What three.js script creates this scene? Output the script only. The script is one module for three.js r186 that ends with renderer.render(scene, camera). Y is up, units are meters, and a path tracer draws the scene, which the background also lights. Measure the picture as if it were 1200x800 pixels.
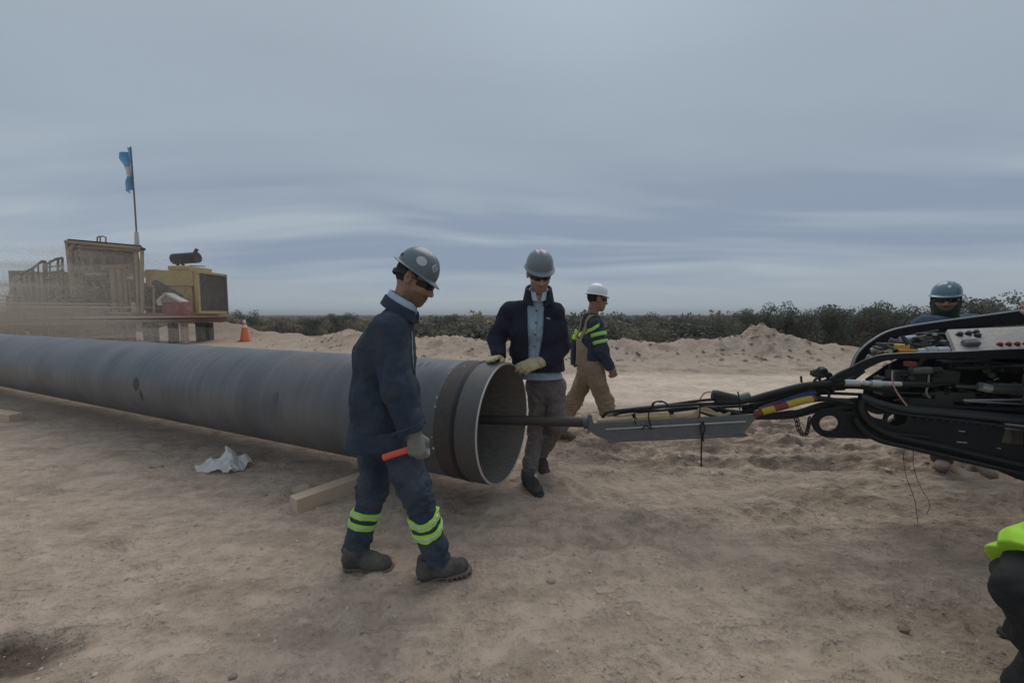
import * as THREE from 'three';
import { mergeGeometries, mergeVertices, toCreasedNormals } from 'three/addons/utils/BufferGeometryUtils.js';
import { RoundedBoxGeometry } from 'three/addons/geometries/RoundedBoxGeometry.js';
import { ImprovedNoise } from 'three/addons/math/ImprovedNoise.js';

// ------------------------------------------------------------------ camera, sky, sun, exposure
const CAM_H = 1.42, PITCH = 4.1 * Math.PI / 180, F = 447;           // F: focal length in pixels of a 1200 x 800 frame (ultra-wide phone lens)
const scene = new THREE.Scene();
const camera = new THREE.PerspectiveCamera(2 * Math.atan(400 / F) * 180 / Math.PI, 1.5, 0.05, 4000);
camera.position.set(0, CAM_H, 0); camera.rotation.set(-PITCH, 0, 0);
const renderer = new THREE.WebGLRenderer({ antialias: true });
renderer.toneMapping = THREE.LinearToneMapping; renderer.toneMappingExposure = 1.0;
renderer.shadowMap.enabled = true;

const PN = new ImprovedNoise(), noise = (x, y, z) => PN.noise(x, y, z);
const fbm = (x, y, z, n = 4) => { let s = 0, a = 0.5; for (let i = 0; i < n; i++) { s += a * PN.noise(x, y, z + 7.3 * i); x *= 2.03; y *= 2.03; z *= 2.03; a *= 0.5; } return s; };
const ridge = (x, y, z, n = 3) => { let s = 0, a = 0.5; for (let i = 0; i < n; i++) { s += a * (1 - 2 * Math.abs(PN.noise(x, y, z + 3.1 * i))); x *= 2.1; y *= 2.1; z *= 2.1; a *= 0.5; } return s; };
const clamp = (x, a = 0, b = 1) => Math.min(b, Math.max(a, x));
const lerp = (a, b, t) => a + (b - a) * t;
const sstep = (a, b, x) => { const t = clamp((x - a) / (b - a)); return t * t * (3 - 2 * t); };
const mix3 = (a, b, t) => [lerp(a[0], b[0], t), lerp(a[1], b[1], t), lerp(a[2], b[2], t)];
function rng(seed) { return () => { seed = (seed + 0x6D2B79F5) | 0; let t = Math.imul(seed ^ seed >>> 15, 1 | seed); t = t + Math.imul(t ^ t >>> 7, 61 | t) ^ t; return ((t ^ t >>> 14) >>> 0) / 4294967296; }; }
const V = (x, y, z) => new THREE.Vector3(x, y, z);
const C = (r, g, b) => new THREE.Color().setRGB(r, g, b);

// the sun stands high behind the pipe, to the right, veiled by cloud
const SUN_EL = 57 * Math.PI / 180, SUN = V(0.30 * Math.cos(SUN_EL), Math.sin(SUN_EL), -0.95 * Math.cos(SUN_EL)).normalize();
{
  const w = 2048, h = 1024, data = new Float32Array(w * h * 4);
  for (let j = 0; j < h; j++) for (let i = 0; i < w; i++) {
    const el = ((j + 0.5) / h - 0.5) * Math.PI, az = ((i + 0.5) / w - 0.5) * 2 * Math.PI;
    const x = Math.cos(el) * Math.cos(az), y = Math.sin(el), z = Math.cos(el) * Math.sin(az), o = 4 * (j * w + i);
    let c = [0.34, 0.405, 0.47];
    if (y > -0.02) {
      const yy = Math.max(y, 0) + 0.07, px = x / yy, pz = z / yy;
      // stratus sheet: broad soft waves above, thin streaks lying towards the horizon
      const broad = fbm(px * 0.55 + 3.1, pz * 0.75 + 0.5, 1.7, 4);
      const warp = fbm(px * 0.3, pz * 0.3, 9.1, 2);
      const streak = 0.75 * fbm(px * 0.34 + warp * 0.8, pz * 1.15 + warp * 1.4, 5.5, 5) + 0.75 * sstep(3, 10, el * 57.3) * fbm(px * 0.42 + warp, pz * 2.7 + warp * 2.0, 15.5, 4);
      const deg = el * 180 / Math.PI;
      const low = sstep(1, 6, deg) * (1 - sstep(11, 21, deg));
      let k = 0.5 + 0.55 * broad + (0.35 + 1.25 * low) * streak - 0.16 * sstep(3, 9, deg) * (1 - sstep(10, 24, deg));
      k += 0.10 * sstep(16, 40, deg);
      k = clamp(k);
      const dark = mix3([0.262, 0.328, 0.430], [0.305, 0.365, 0.435], sstep(8, 30, deg));
      const pale = mix3([0.395, 0.462, 0.525], [0.385, 0.452, 0.525], sstep(5, 30, deg));
      c = mix3(dark, pale, k);
      c = mix3([0.395, 0.445, 0.475], c, sstep(-1, 7, deg));
      const g = Math.acos(clamp(x * SUN.x + y * SUN.y + z * SUN.z, -1, 1)) * 180 / Math.PI;
      const glow = 1 + 0.60 * Math.exp(-((g / 17) ** 2)) + 0.10 * sstep(35, 80, deg);
      c = c.map((q) => q * glow);
    }
    data[o] = c[0]; data[o + 1] = c[1]; data[o + 2] = c[2]; data[o + 3] = 1;
  }
  const t = new THREE.DataTexture(data, w, h, THREE.RGBAFormat, THREE.FloatType);
  t.mapping = THREE.EquirectangularReflectionMapping; t.magFilter = t.minFilter = THREE.LinearFilter; t.needsUpdate = true;
  scene.background = t; scene.environment = t;
}
const sun = new THREE.DirectionalLight(C(1, 0.955, 0.88), 1.05);
sun.name = 'sun'; sun.position.copy(SUN).multiplyScalar(60); sun.castShadow = true; sun.shadow.radius = 85;
Object.assign(sun.shadow.camera, { left: -25, right: 25, top: 25, bottom: -25, near: 1, far: 160 }); sun.shadow.mapSize.set(2048, 2048);
scene.add(sun, sun.target);
scene.fog = new THREE.FogExp2(C(0.80, 0.82, 0.84), 0.0014);        // thin dusty air over the plain

// ------------------------------------------------------------------ helpers
const cp = Math.cos(PITCH), sp = Math.sin(PITCH);
function ray(px, py) { const x = (px - 600) / F, y = -(py - 400) / F; return V(x, y * cp - sp, -y * sp - cp); }
function at(px, py, depth) { const r = ray(px, py); return V(0, CAM_H, 0).addScaledVector(r, depth / -r.z); }
function onGround(px, py) { const r = ray(px, py); return V(0, CAM_H, 0).addScaledVector(r, CAM_H / -r.y); }
function proj(v) { const y = v.y - CAM_H, zz = -(y * sp + v.z * cp); return [600 + F * v.x / zz, 400 - F * (y * cp - v.z * sp) / zz]; }

const taken = {};
function numbered(n) { const k = taken[n] = (taken[n] ?? -1) + 1; return k ? `${n}_${String(k).padStart(3, '0')}` : n; }
function thing(name, label, category, pos, group) {
  const o = new THREE.Group(); o.name = numbered(name); o.position.copy(pos); scene.add(o);
  o.userData = { label, category }; if (group) o.userData.group = group; return o;
}
function structure(mesh, label, category) { mesh.name = numbered(mesh.name); mesh.userData = { kind: 'structure', label, category }; scene.add(mesh); return mesh; }
function stuff(mesh, label, category) { mesh.name = numbered(mesh.name); mesh.userData = { kind: 'stuff', label, category }; scene.add(mesh); return mesh; }
// origin of the thing that a parent belongs to
function originOf(p) { let o = p; while (o.parent && o.parent !== scene) o = o.parent; return o.position; }
function add(parent, name, geo, mat, label) {                        // geometry in world coordinates, set under its thing
  const o = originOf(parent); const g = geo.clone(); g.translate(-o.x, -o.y, -o.z);
  const m = new THREE.Mesh(g, mat); m.name = name; if (label) m.userData.label = label; parent.add(m); return m;
}
function merge(list) { return mergeGeometries(list.map((g) => { const q = g.index ? g.toNonIndexed() : g; for (const k of Object.keys(q.attributes)) if (!['position', 'normal', 'uv'].includes(k)) q.deleteAttribute(k); return q; })); }
function std(r, g, b, rough = 0.8, more = {}) { return new THREE.MeshStandardMaterial({ color: C(r, g, b), roughness: rough, ...more }); }
function vcm(rough = 0.9, more = {}) { return new THREE.MeshStandardMaterial({ color: C(1, 1, 1), roughness: rough, vertexColors: true, ...more }); }
const Y = V(0, 1, 0);
function rod(a, b, ra, rb = ra, seg = 14) {
  const d = b.clone().sub(a), g = new THREE.CylinderGeometry(rb, ra, d.length(), seg);
  g.applyQuaternion(new THREE.Quaternion().setFromUnitVectors(Y, d.clone().normalize()));
  const c = a.clone().add(b).multiplyScalar(0.5); g.translate(c.x, c.y, c.z); return g;
}
function tube(pts, r, n = 40, seg = 9, closed = false) { return new THREE.TubeGeometry(new THREE.CatmullRomCurve3(pts, closed, 'catmullrom', 0.5), n, r, seg, closed); }
function boxAt(c, sx, sy, sz, yaw = 0, bevel = 0.006, roll = 0) {
  const g = new RoundedBoxGeometry(sx, sy, sz, 1, Math.min(bevel, sx / 3, sy / 3, sz / 3));
  if (roll) g.rotateZ(roll); if (yaw) g.rotateY(yaw); g.translate(c.x, c.y, c.z); return g;
}
function tint(geo, fn) {                                             // vertex colours (linear) from position
  const p = geo.attributes.position, c = new Float32Array(p.count * 3);
  for (let i = 0; i < p.count; i++) { const q = fn(p.getX(i), p.getY(i), p.getZ(i)); c[3 * i] = q[0]; c[3 * i + 1] = q[1]; c[3 * i + 2] = q[2]; }
  geo.setAttribute('color', new THREE.BufferAttribute(c, 3)); return geo;
}
// tileable value noise for textures
function tileNoise(period, seed) {
  const r = rng(seed), n = period * period, t = new Float32Array(n); for (let i = 0; i < n; i++) t[i] = r();
  return (u, v) => { u *= period; v *= period; const x = Math.floor(u), y = Math.floor(v), fx = u - x, fy = v - y, sx = fx * fx * (3 - 2 * fx), sy = fy * fy * (3 - 2 * fy);
    const a = (x % period), b = (x + 1) % period, c = (y % period) * period, d = ((y + 1) % period) * period;
    return lerp(lerp(t[c + a], t[c + b], sx), lerp(t[d + a], t[d + b], sx), sy); };
}
function texture(size, fn, srgb, repeat = 1) {                        // fn(u, v) -> [r, g, b] in 0..1
  const d = new Uint8Array(size * size * 4);
  for (let j = 0; j < size; j++) for (let i = 0; i < size; i++) { const c = fn(i / size, j / size), o = 4 * (j * size + i); for (let k = 0; k < 3; k++) d[o + k] = 255 * clamp(c[k]); d[o + 3] = 255; }
  const t = new THREE.DataTexture(d, size, size, THREE.RGBAFormat); t.wrapS = t.wrapT = THREE.RepeatWrapping; t.magFilter = THREE.LinearFilter; t.minFilter = THREE.LinearMipmapLinearFilter; t.generateMipmaps = true;
  if (srgb) t.colorSpace = THREE.SRGBColorSpace; t.repeat.set(repeat, repeat); t.needsUpdate = true; return t;
}
const toS = (x) => x <= 0.0031308 ? 12.92 * x : 1.055 * x ** (1 / 2.4) - 0.055;
// ------------------------------------------------------------------ ground: one sheet to the horizon
const heapList = [[885, 12.6, 0.40, 1.9, 1.2], [884, 12.6, 0.46, 0.62, 0.8], [862, 12.2, 0.20, 0.5, 0.6], [912, 12.3, 0.22, 0.6, 0.6], [955, 12.2, 0.32, 1.5, 0.9], [835, 12.1, 0.22, 0.8, 0.8], [780, 12.8, 0.42, 1.9, 1.0], [735, 12.4, 0.14, 0.5, 0.6], [700, 12.9, 0.36, 1.7, 1.0],
  [640, 13.2, 0.30, 1.2, 0.9], [590, 13.6, 0.30, 1.2, 1.0], [545, 13.6, 0.46, 1.3, 1.0], [505, 14.0, 0.42, 1.1, 0.9], [468, 14.6, 0.5, 1.1, 1.0], [418, 15.6, 0.74, 1.2, 1.2], [385, 16.2, 0.42, 1.1, 1.0], [338, 17.4, 0.58, 1.4, 1.1], [308, 21.5, 0.5, 1.4, 1.2],
  [258, 23.5, 1.0, 2.2, 1.5], [215, 25, 0.8, 2.4, 1.6], [1040, 12.2, 0.22, 2.2, 0.9], [1150, 12.4, 0.25, 2.4, 0.9], [1300, 12.6, 0.3, 3, 1]].map(([px, d, h, sx, sz]) => [(px - 600) / F * d, -d, h, sx, sz]);
const dents = []; { const r = rng(5); for (let i = 0; i < 260; i++) { const z = -0.7 - 5.2 * r() ** 0.8, x = (r() - 0.5) * 2.9 * (-z + 0.6), a = r() * 6.28; dents.push([x, z, Math.cos(a), Math.sin(a), 0.10 + 0.09 * r(), 0.04 + 0.03 * r(), 0.010 + 0.018 * r()]); } }
const dentGrid = new Map(); for (const q of dents) for (let a = -1; a <= 1; a++) for (let b = -1; b <= 1; b++) { const k = (Math.floor(q[0] / 0.3) + a) * 1000 + Math.floor(q[1] / 0.3) + b; if (!dentGrid.has(k)) dentGrid.set(k, []); dentGrid.get(k).push(q); }
const none = [], dentAt = (x, z) => dentGrid.get(Math.floor(x / 0.3) * 1000 + Math.floor(z / 0.3)) ?? none;
const pit = onGround(-2, 772);
function churn(x, z) {                                               // driven-over, broken-up sand on the far side of the boom
  const a = sstep(-3.0, -3.5, z) * (1 - sstep(-4.9, -5.7, z)) * sstep(0.1, 0.9, x + 0.25 * noise(x * 1.3, z * 1.3, 3));
  const b = 0.45 * sstep(-2.0, -2.6, z) * (1 - sstep(-3.0, -3.6, z)) * sstep(1.5, 2.6, x);
  return Math.max(a, b);
}
// wheel ruts with lug marks, running past the boom
const ruts = [[-2.55, 0.10, 0.035, 0.13], [-3.72, 0.06, 0.030, 0.15], [-4.35, 0.02, 0.030, 0.16], [-1.62, 0.16, 0.03, 0.12]];
function rutRelief(x, z) { let y = 0; if (x < -0.4 || z > -1.0 || z < -5.5) return 0; for (const [z0, sl, cv, w] of ruts) { const zc = z0 - sl * (x - 1.5) + cv * (x - 2.2) ** 2 * (z0 > -3 ? 1 : -0.6) + 0.05 * noise(x * 1.3, z0, 2), t = (z - zc) / w; if (Math.abs(t) < 2.4) { const fade = sstep(-0.4, 0.9, x + 0.7 * noise(x * 0.9, z0 * 3, 4)) * (0.35 + 0.65 * sstep(-0.25, 0.15, noise(x * 1.1, z0 * 5, 9))); const lug = Math.abs(t) < 0.95 ? 0.011 * Math.sign(Math.sin((x + Math.abs(t) * 0.10) * 6.283 / 0.16)) : 0; y += fade * (-0.022 * Math.exp(-(t ** 4)) + lug + 0.020 * Math.exp(-((Math.abs(t) - 1.45) ** 2) * 7)); } } return y; }
function roadMask(x, z) { const e = 0.5 * noise(x * 0.35, z * 0.5, 21); return sstep(-5.6 + e, -6.3 + e, z) * (1 - sstep(-8.6 + e, -9.3 + e, z)); }
function G(x, z) {
  const d = Math.hypot(x, z);
  let y = 0.020 * fbm(x * 0.7, z * 0.7, 0.3, 3) + 0.016 * fbm(x * 2.6, z * 2.6, 4.4, 3);
  if (d < 14) y += 0.010 * fbm(x * 8.5, z * 11.5, 8.8, 3) + 0.006 * ridge(x * 4.2 + 0.6 * noise(x, z, 1), z * 5.6, 2.2, 2);
  const c = churn(x, z);
  y += rutRelief(x, z);
  if (c > 0.01) y += c * (0.110 * ridge(x * 1.1 + 0.5 * noise(x * 2, z * 2, 6), z * 4.6, 1.4, 4) + 0.095 * fbm(x * 4.2, z * 7.5, 7.7, 4) - 0.012);
  if (z < -4.6 && z > -40) {
    // bladed road with low windrows on its far edge
    const rut = Math.exp(-(((z + 9.5 + 0.25 * noise(x * 0.5, 0, 3)) / 0.30) ** 2)) * 0.11 + Math.exp(-(((z + 10.6 + 0.3 * noise(x * 0.4, 0, 8)) / 0.35) ** 2)) * 0.08;
    y += rut * (0.6 + 0.9 * fbm(x * 2.2, z * 3, 11, 3));
    let h = 0;
    for (const [hx, hz, hh, sx, sz] of heapList) { const u = (x - hx) / sx, v = (z - hz) / sz, q = u * u + v * v; if (q < 6) h += hh * Math.exp(-q) ; }
    if (h > 0.003) y += h * (0.82 + 0.50 * fbm(x * 1.5, z * 1.5, 13, 3) + 0.16 * ridge(x * 2.8, z * 2.8, 5, 3)) + 0.05 * Math.min(1, h * 4) * fbm(x * 5.5, z * 5.5, 15, 3);
  }
  if (z > -6.6 && d < 14) for (const [dx, dz, ca, sa, l, w, dep] of dentAt(x, z)) { const ux = x - dx, uz = z - dz; if (ux * ux + uz * uz < 0.07) { const a = (ux * ca + uz * sa) / l, b = (-ux * sa + uz * ca) / w, q = a * a + b * b; if (q < 5) y += dep * (-Math.exp(-q * 1.4) + 0.55 * Math.exp(-((Math.sqrt(q) - 1.5) ** 2) * 5)); } }
  const pd = Math.hypot((x - pit.x) / 1.15, (z - pit.z) * 2.2 + 0.3 * (x - pit.x)); if (pd < 0.6) y -= 0.045 * (1 - sstep(0.10, 0.34, pd + 0.10 * noise(x * 9, z * 9, 1))) - 0.012 * fbm(x * 22, z * 22, 5, 2);
  if (d > 40) y += 0.25 * sstep(40, 120, d) * fbm(x * 0.03, z * 0.03, 2, 3);
  return y;
}
{
  function axis(a, b, step, grow, far, lim, cap) { const n = Math.round((b - a) / step), v = []; let s = step, p = a; const lo = []; while (p > -far) { s *= grow; if (p > -lim) s = Math.min(s, cap); p -= s; lo.push(p); } lo.reverse(); for (let i = 0; i <= n; i++) v.push(a + (b - a) * i / n); s = step; p = b; const hi = []; while (p < far) { s *= grow * (p > 12 ? 1.05 : 1); if (p < lim) s = Math.min(s, cap); p += s; hi.push(p); } return [...lo, ...v, ...hi]; }
  const xs = axis(-2.8, 3.4, 0.023, 1.04, 1500, 8, 0.085), zs = axis(-5.5, -0.9, 0.022, 1.045, 1500, 16.5, 0.085).filter((z) => z < 0.6 || z > 1.5);
  const nx = xs.length, nz = zs.length, pos = new Float32Array(nx * nz * 3), uv = new Float32Array(nx * nz * 2), col = new Float32Array(nx * nz * 3), idx = new Uint32Array((nx - 1) * (nz - 1) * 6);
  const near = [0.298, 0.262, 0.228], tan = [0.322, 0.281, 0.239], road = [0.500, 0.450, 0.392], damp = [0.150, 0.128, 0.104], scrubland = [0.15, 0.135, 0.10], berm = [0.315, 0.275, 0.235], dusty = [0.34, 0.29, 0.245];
  for (let j = 0, k = 0; j < nz; j++) for (let i = 0; i < nx; i++, k++) {
    const x = xs[i], z = zs[j], d = Math.hypot(x, z);
    pos[3 * k] = x; pos[3 * k + 1] = G(x, z); pos[3 * k + 2] = z; uv[2 * k] = x / 3; uv[2 * k + 1] = -z / 3;
    let c = mix3(near, tan, clamp(0.5 + 1.2 * fbm(x * 0.8, z * 1.6, 31, 3)));
    c = mix3(c, [0.330, 0.285, 0.247], 0.5 * sstep(0.4, -1.4, x) );
    c = mix3(c, damp, 0.34 * sstep(0.02, 0.20, fbm(x * 1.7 + 3, z * 4.6, 17, 5)));
    const ch = churn(x, z);
    c = mix3(c, mix3([0.30, 0.255, 0.21], damp, sstep(-0.08, 0.10, fbm(x * 1.2, z * 6.5, 23, 5))), 0.92 * ch);
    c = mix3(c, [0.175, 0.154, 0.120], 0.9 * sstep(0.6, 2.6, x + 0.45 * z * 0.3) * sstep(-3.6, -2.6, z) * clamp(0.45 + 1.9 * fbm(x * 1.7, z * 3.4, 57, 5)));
    c = mix3(c, [0.20, 0.17, 0.14], 0.32 * sstep(0.05, 0.20, fbm(x * 2.6, z * 8.2, 61, 5)) * (z > -6 ? 1 : 0));
    c = mix3(c, road, 0.9 * roadMask(x, z) * clamp(0.85 + 0.8 * fbm(x * 0.6, z * 2.2, 41, 3)));
    c = mix3(c, berm, sstep(-8.8, -9.6, z) * (1 - sstep(-17, -20, z)) * clamp(0.8 + fbm(x * 1.2, z * 1.2, 44, 3)));
    if (z < -9) c = mix3(c, [0.17, 0.140, 0.115], 0.75 * (1 - sstep(-17, -20, z)) * sstep(0.10, 0.30, fbm(x * 1.7, z * 2.4, 47, 4)));
    c = mix3(c, dusty, sstep(-1.2, -4, x) * sstep(-4, -6, z) * 0.6 * (1 - sstep(-16, -20, z)));
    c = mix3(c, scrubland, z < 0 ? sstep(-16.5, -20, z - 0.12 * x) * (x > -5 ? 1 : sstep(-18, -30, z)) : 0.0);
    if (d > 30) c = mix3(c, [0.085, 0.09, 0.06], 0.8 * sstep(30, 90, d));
    const pd = Math.hypot((x - pit.x) / 1.15, (z - pit.z) * 2.2 + 0.3 * (x - pit.x));
    if (pd < 0.6) c = mix3(c, [0.055, 0.042, 0.028], 0.9 * (1 - sstep(0.12, 0.34, pd + 0.22 * fbm(x * 9, z * 9, 3, 3))));
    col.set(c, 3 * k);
  }
  for (let j = 0, o = 0; j < nz - 1; j++) for (let i = 0; i < nx - 1; i++) { const a = j * nx + i, b = a + 1, c = a + nx, d = c + 1; idx.set([a, c, b, b, c, d], o); o += 6; }
  const g = new THREE.BufferGeometry();
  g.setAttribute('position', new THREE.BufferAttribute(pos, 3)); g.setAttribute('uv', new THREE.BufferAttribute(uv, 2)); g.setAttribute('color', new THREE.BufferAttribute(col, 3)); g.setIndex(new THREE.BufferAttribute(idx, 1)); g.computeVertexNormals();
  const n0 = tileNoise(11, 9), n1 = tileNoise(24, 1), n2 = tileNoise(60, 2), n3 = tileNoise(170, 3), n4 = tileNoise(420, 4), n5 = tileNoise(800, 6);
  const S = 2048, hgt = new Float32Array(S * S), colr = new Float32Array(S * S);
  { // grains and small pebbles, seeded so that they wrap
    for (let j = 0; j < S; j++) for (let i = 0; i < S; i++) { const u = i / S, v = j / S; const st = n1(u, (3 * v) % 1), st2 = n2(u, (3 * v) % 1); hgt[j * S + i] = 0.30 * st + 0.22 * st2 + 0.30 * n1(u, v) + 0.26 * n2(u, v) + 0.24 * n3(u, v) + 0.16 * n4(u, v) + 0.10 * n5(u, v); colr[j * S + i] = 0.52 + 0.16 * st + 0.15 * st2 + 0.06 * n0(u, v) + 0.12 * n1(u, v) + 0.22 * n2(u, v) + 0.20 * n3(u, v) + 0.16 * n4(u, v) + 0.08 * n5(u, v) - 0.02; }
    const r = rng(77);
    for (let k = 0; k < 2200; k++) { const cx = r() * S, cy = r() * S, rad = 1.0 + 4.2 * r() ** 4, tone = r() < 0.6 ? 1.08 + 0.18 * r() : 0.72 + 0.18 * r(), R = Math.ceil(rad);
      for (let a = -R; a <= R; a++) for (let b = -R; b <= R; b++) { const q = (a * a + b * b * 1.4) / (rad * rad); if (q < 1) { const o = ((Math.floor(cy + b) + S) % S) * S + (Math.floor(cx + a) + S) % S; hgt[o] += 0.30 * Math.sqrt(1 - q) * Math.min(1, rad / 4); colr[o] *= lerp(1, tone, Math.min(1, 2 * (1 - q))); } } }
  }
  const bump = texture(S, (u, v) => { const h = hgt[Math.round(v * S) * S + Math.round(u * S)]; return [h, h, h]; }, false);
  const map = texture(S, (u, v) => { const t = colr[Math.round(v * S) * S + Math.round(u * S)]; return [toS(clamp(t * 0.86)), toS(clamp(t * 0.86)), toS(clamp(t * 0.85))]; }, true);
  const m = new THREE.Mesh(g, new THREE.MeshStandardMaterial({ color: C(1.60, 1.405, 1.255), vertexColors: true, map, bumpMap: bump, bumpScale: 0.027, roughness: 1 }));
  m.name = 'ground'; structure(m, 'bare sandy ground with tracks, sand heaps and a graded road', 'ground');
}
// loose stones
{
  const r = rng(12), base = new THREE.IcosahedronGeometry(1, 1), p = base.attributes.position;
  for (let i = 0; i < p.count; i++) { const v = V(p.getX(i), p.getY(i), p.getZ(i)), s = 1 + 0.5 * noise(v.x * 1.7 + 4, v.y * 1.7, v.z * 1.7); p.setXYZ(i, v.x * s, v.y * s * 0.6, v.z * s * 0.8); }
  base.computeVertexNormals();
  const N = 7640, im = new THREE.InstancedMesh(base, std(1, 1, 1, 0.95), N), M = new THREE.Matrix4(), q = new THREE.Quaternion();
  for (let i = 0; i < N; i++) {
    let x, z; if (i < 6000) { z = -0.75 - 5.2 * r(); x = (r() - 0.5) * 3.0 * (-z + 0.5); if (r() > 0.12 + 1.9 * Math.max(0, fbm(x * 1.6, z * 2.2, 71, 3) + 0.12)) { z = -1.3 - 1.6 * r(); x = -2.6 + 5 * r(); } } else if (i < 7200) { z = -3.1 - 2.3 * r(); x = 0.5 + 5.5 * r(); } else { const h = heapList[Math.floor(r() * heapList.length)]; x = h[0] + (r() - 0.5) * 3 * h[3]; z = h[1] + (r() - 0.2) * 2.6 * h[4]; }
    const far = i >= 6000, s = i >= 7200 ? 0.016 + 0.070 * r() ** 2.2 : far ? 0.005 + 0.020 * r() ** 4 : 0.0014 + 0.0085 * r() ** 6;
    q.setFromEuler(new THREE.Euler(r() * 0.6, r() * 6.28, r() * 0.6)); M.compose(V(x, G(x, z) + s * 0.15, z), q, V(s, s * (0.7 + 0.5 * r()), s)); im.setMatrixAt(i, M);
    const t = (r() < 0.15 ? 1.3 : 0.85) + 0.35 * r(); if (i >= 7200) im.setColorAt(i, C(0.25 * t, 0.205 * t, 0.165 * t)); else im.setColorAt(i, C(0.40 * t, 0.335 * t, 0.275 * t));
  }
  im.name = 'pebbles'; stuff(im, 'loose pebbles and clods scattered over the sand', 'pebbles');
  const rocks = [[186, 549, 0.026, 'pale flat stone lying left of the white plastic sheet'], [176, 549, 0.014, 'small tan stone beside the pale flat stone near the plastic sheet'], [311, 581, 0.014, 'brown stone on the sand left of the squared timber'], [645, 683, 0.016, 'grey brown stone lying alone right of the striding worker'], [273, 795, 0.012, 'pale pebble at the bottom edge of the foreground sand'], [1060, 736, 0.016, 'reddish stone on the sand left of the crouching person']];
  rocks.forEach(([px, py, s, label], i) => {
    const w = onGround(px, py), g = new THREE.IcosahedronGeometry(1, 2), a = g.attributes.position;
    for (let k = 0; k < a.count; k++) { const x = a.getX(k), y = a.getY(k), z = a.getZ(k), f = 1 + 0.55 * noise(x * 1.4 + 5 * i, y * 1.4, z * 1.4) + 0.2 * noise(x * 4, y * 4 + i, z * 4); a.setXYZ(k, x * f * s * 1.3, y * f * s * 0.75, z * f * s); }
    g.deleteAttribute('uv'); const gg = mergeVertices(g, 1e-5); gg.computeVertexNormals();
    const o = new THREE.Mesh(gg, i === 5 ? std(0.28, 0.19, 0.15, 0.95) : std(0.34 - 0.04 * (i % 3), 0.29 - 0.035 * (i % 3), 0.24 - 0.03 * (i % 3), 0.95)); o.position.set(w.x, G(w.x, w.z) + s * 0.3, w.z);
    o.name = numbered('stone'); o.userData = { label, category: 'stone' }; scene.add(o);
  });
}
// ------------------------------------------------------------------ scrub
function leafCloud(r, clumps, leaves, leaf, R, tone) {               // clumps: [[x, y, z, radius], ...]; small two-sided leaf faces through each clump's volume
  const pos = [], nor = [], col = [], a = V(0, 0, 0), b = V(0, 0, 0), n = V(0, 0, 0);
  for (const [cx, cy, cz, rad] of clumps) {
    const ct = 0.7 + 0.6 * r();
    for (let i = 0; i < leaves; i++) {
      const u = r() * 2 - 1, ph = r() * 6.283, q = Math.sqrt(1 - u * u), d = rad * (0.35 + 0.65 * Math.cbrt(r()));
      const x = cx + d * q * Math.cos(ph), y = cy + d * u * 0.8, z = cz + d * q * Math.sin(ph);
      a.set(r() - 0.5, r() - 0.35, r() - 0.5).normalize(); b.set(r() - 0.5, r() - 0.5, r() - 0.5).cross(a).normalize();
      const L = leaf * (0.6 + 0.8 * r()), W = L * (0.30 + 0.2 * r()); n.crossVectors(a, b).normalize();
      const p = [[0, 0], [0.45, W / L], [1, 0], [0.45, -W / L]].map(([s, t]) => [x + a.x * L * s + b.x * L * t, y + a.y * L * s + b.y * L * t, z + a.z * L * s + b.z * L * t]);
      for (const k of [0, 1, 2, 0, 2, 3]) { pos.push(...p[k]); nor.push(-n.x, -n.y, -n.z); }
      const t = ct * (0.75 + 0.5 * r()), c = r() < 0.12 ? [0.16 * t, 0.13 * t, 0.08 * t] : [tone[0] * t, tone[1] * t, tone[2] * t];
      for (let k = 0; k < 6; k++) col.push(...c);
    }
  }
  const g = new THREE.BufferGeometry(); g.setAttribute('position', new THREE.Float32BufferAttribute(pos, 3)); g.setAttribute('normal', new THREE.Float32BufferAttribute(nor, 3)); g.setAttribute('color', new THREE.Float32BufferAttribute(col, 3)); return g;
}
const leafMat = new THREE.MeshPhysicalMaterial({ color: C(1, 1, 1), vertexColors: true, roughness: 0.9, transmission: 0.40, thickness: 0, side: THREE.DoubleSide }), twigMat = std(0.11, 0.085, 0.06, 0.95);
function shrubShape(seed, tall, open) {
  const r = rng(seed), twigs = [], clumps = [];
  const n = 7 + Math.floor(4 * r());
  for (let i = 0; i < n; i++) {
    const az = i / n * 6.283 + r(), lean = 0.15 + 0.75 * r(), h = tall * (0.55 + 0.45 * r()), rad = h * lean;
    const base = V(0.08 * Math.cos(az), -0.05, 0.08 * Math.sin(az)), mid = V(rad * 0.45 * Math.cos(az), h * 0.5, rad * 0.45 * Math.sin(az)), tip = V(rad * Math.cos(az + 0.3), h * 0.92, rad * Math.sin(az + 0.3));
    twigs.push(tube([base, mid, tip], 0.016 + 0.010 * r(), 8, 5));
    for (let k = 0; k < 5; k++) {
      const s = mid.clone().lerp(tip, 0.15 + 0.8 * r()), e = s.clone().add(V((r() - 0.5) * 0.6, 0.05 + 0.35 * r(), (r() - 0.5) * 0.6).multiplyScalar(tall * 0.6));
      twigs.push(rod(s, e, 0.009, 0.004, 4));
      clumps.push([e.x, Math.min(e.y, tall * 1.02), e.z, tall * (open ? 0.10 : 0.14) * (0.7 + 0.7 * r())]);
    }
    clumps.push([tip.x, tip.y, tip.z, tall * 0.13]); clumps.push([mid.x * 1.5, h * 0.38, mid.z * 1.5, tall * 0.17]);
    if (!open) clumps.push([mid.x * 1.9, h * 0.2, mid.z * 1.9, tall * 0.16]);
  }
  return { foliage: leafCloud(r, clumps, open ? 60 : 110, 0.050, 1, [0.100, 0.112, 0.074]), branch: merge(twigs) };
}
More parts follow.
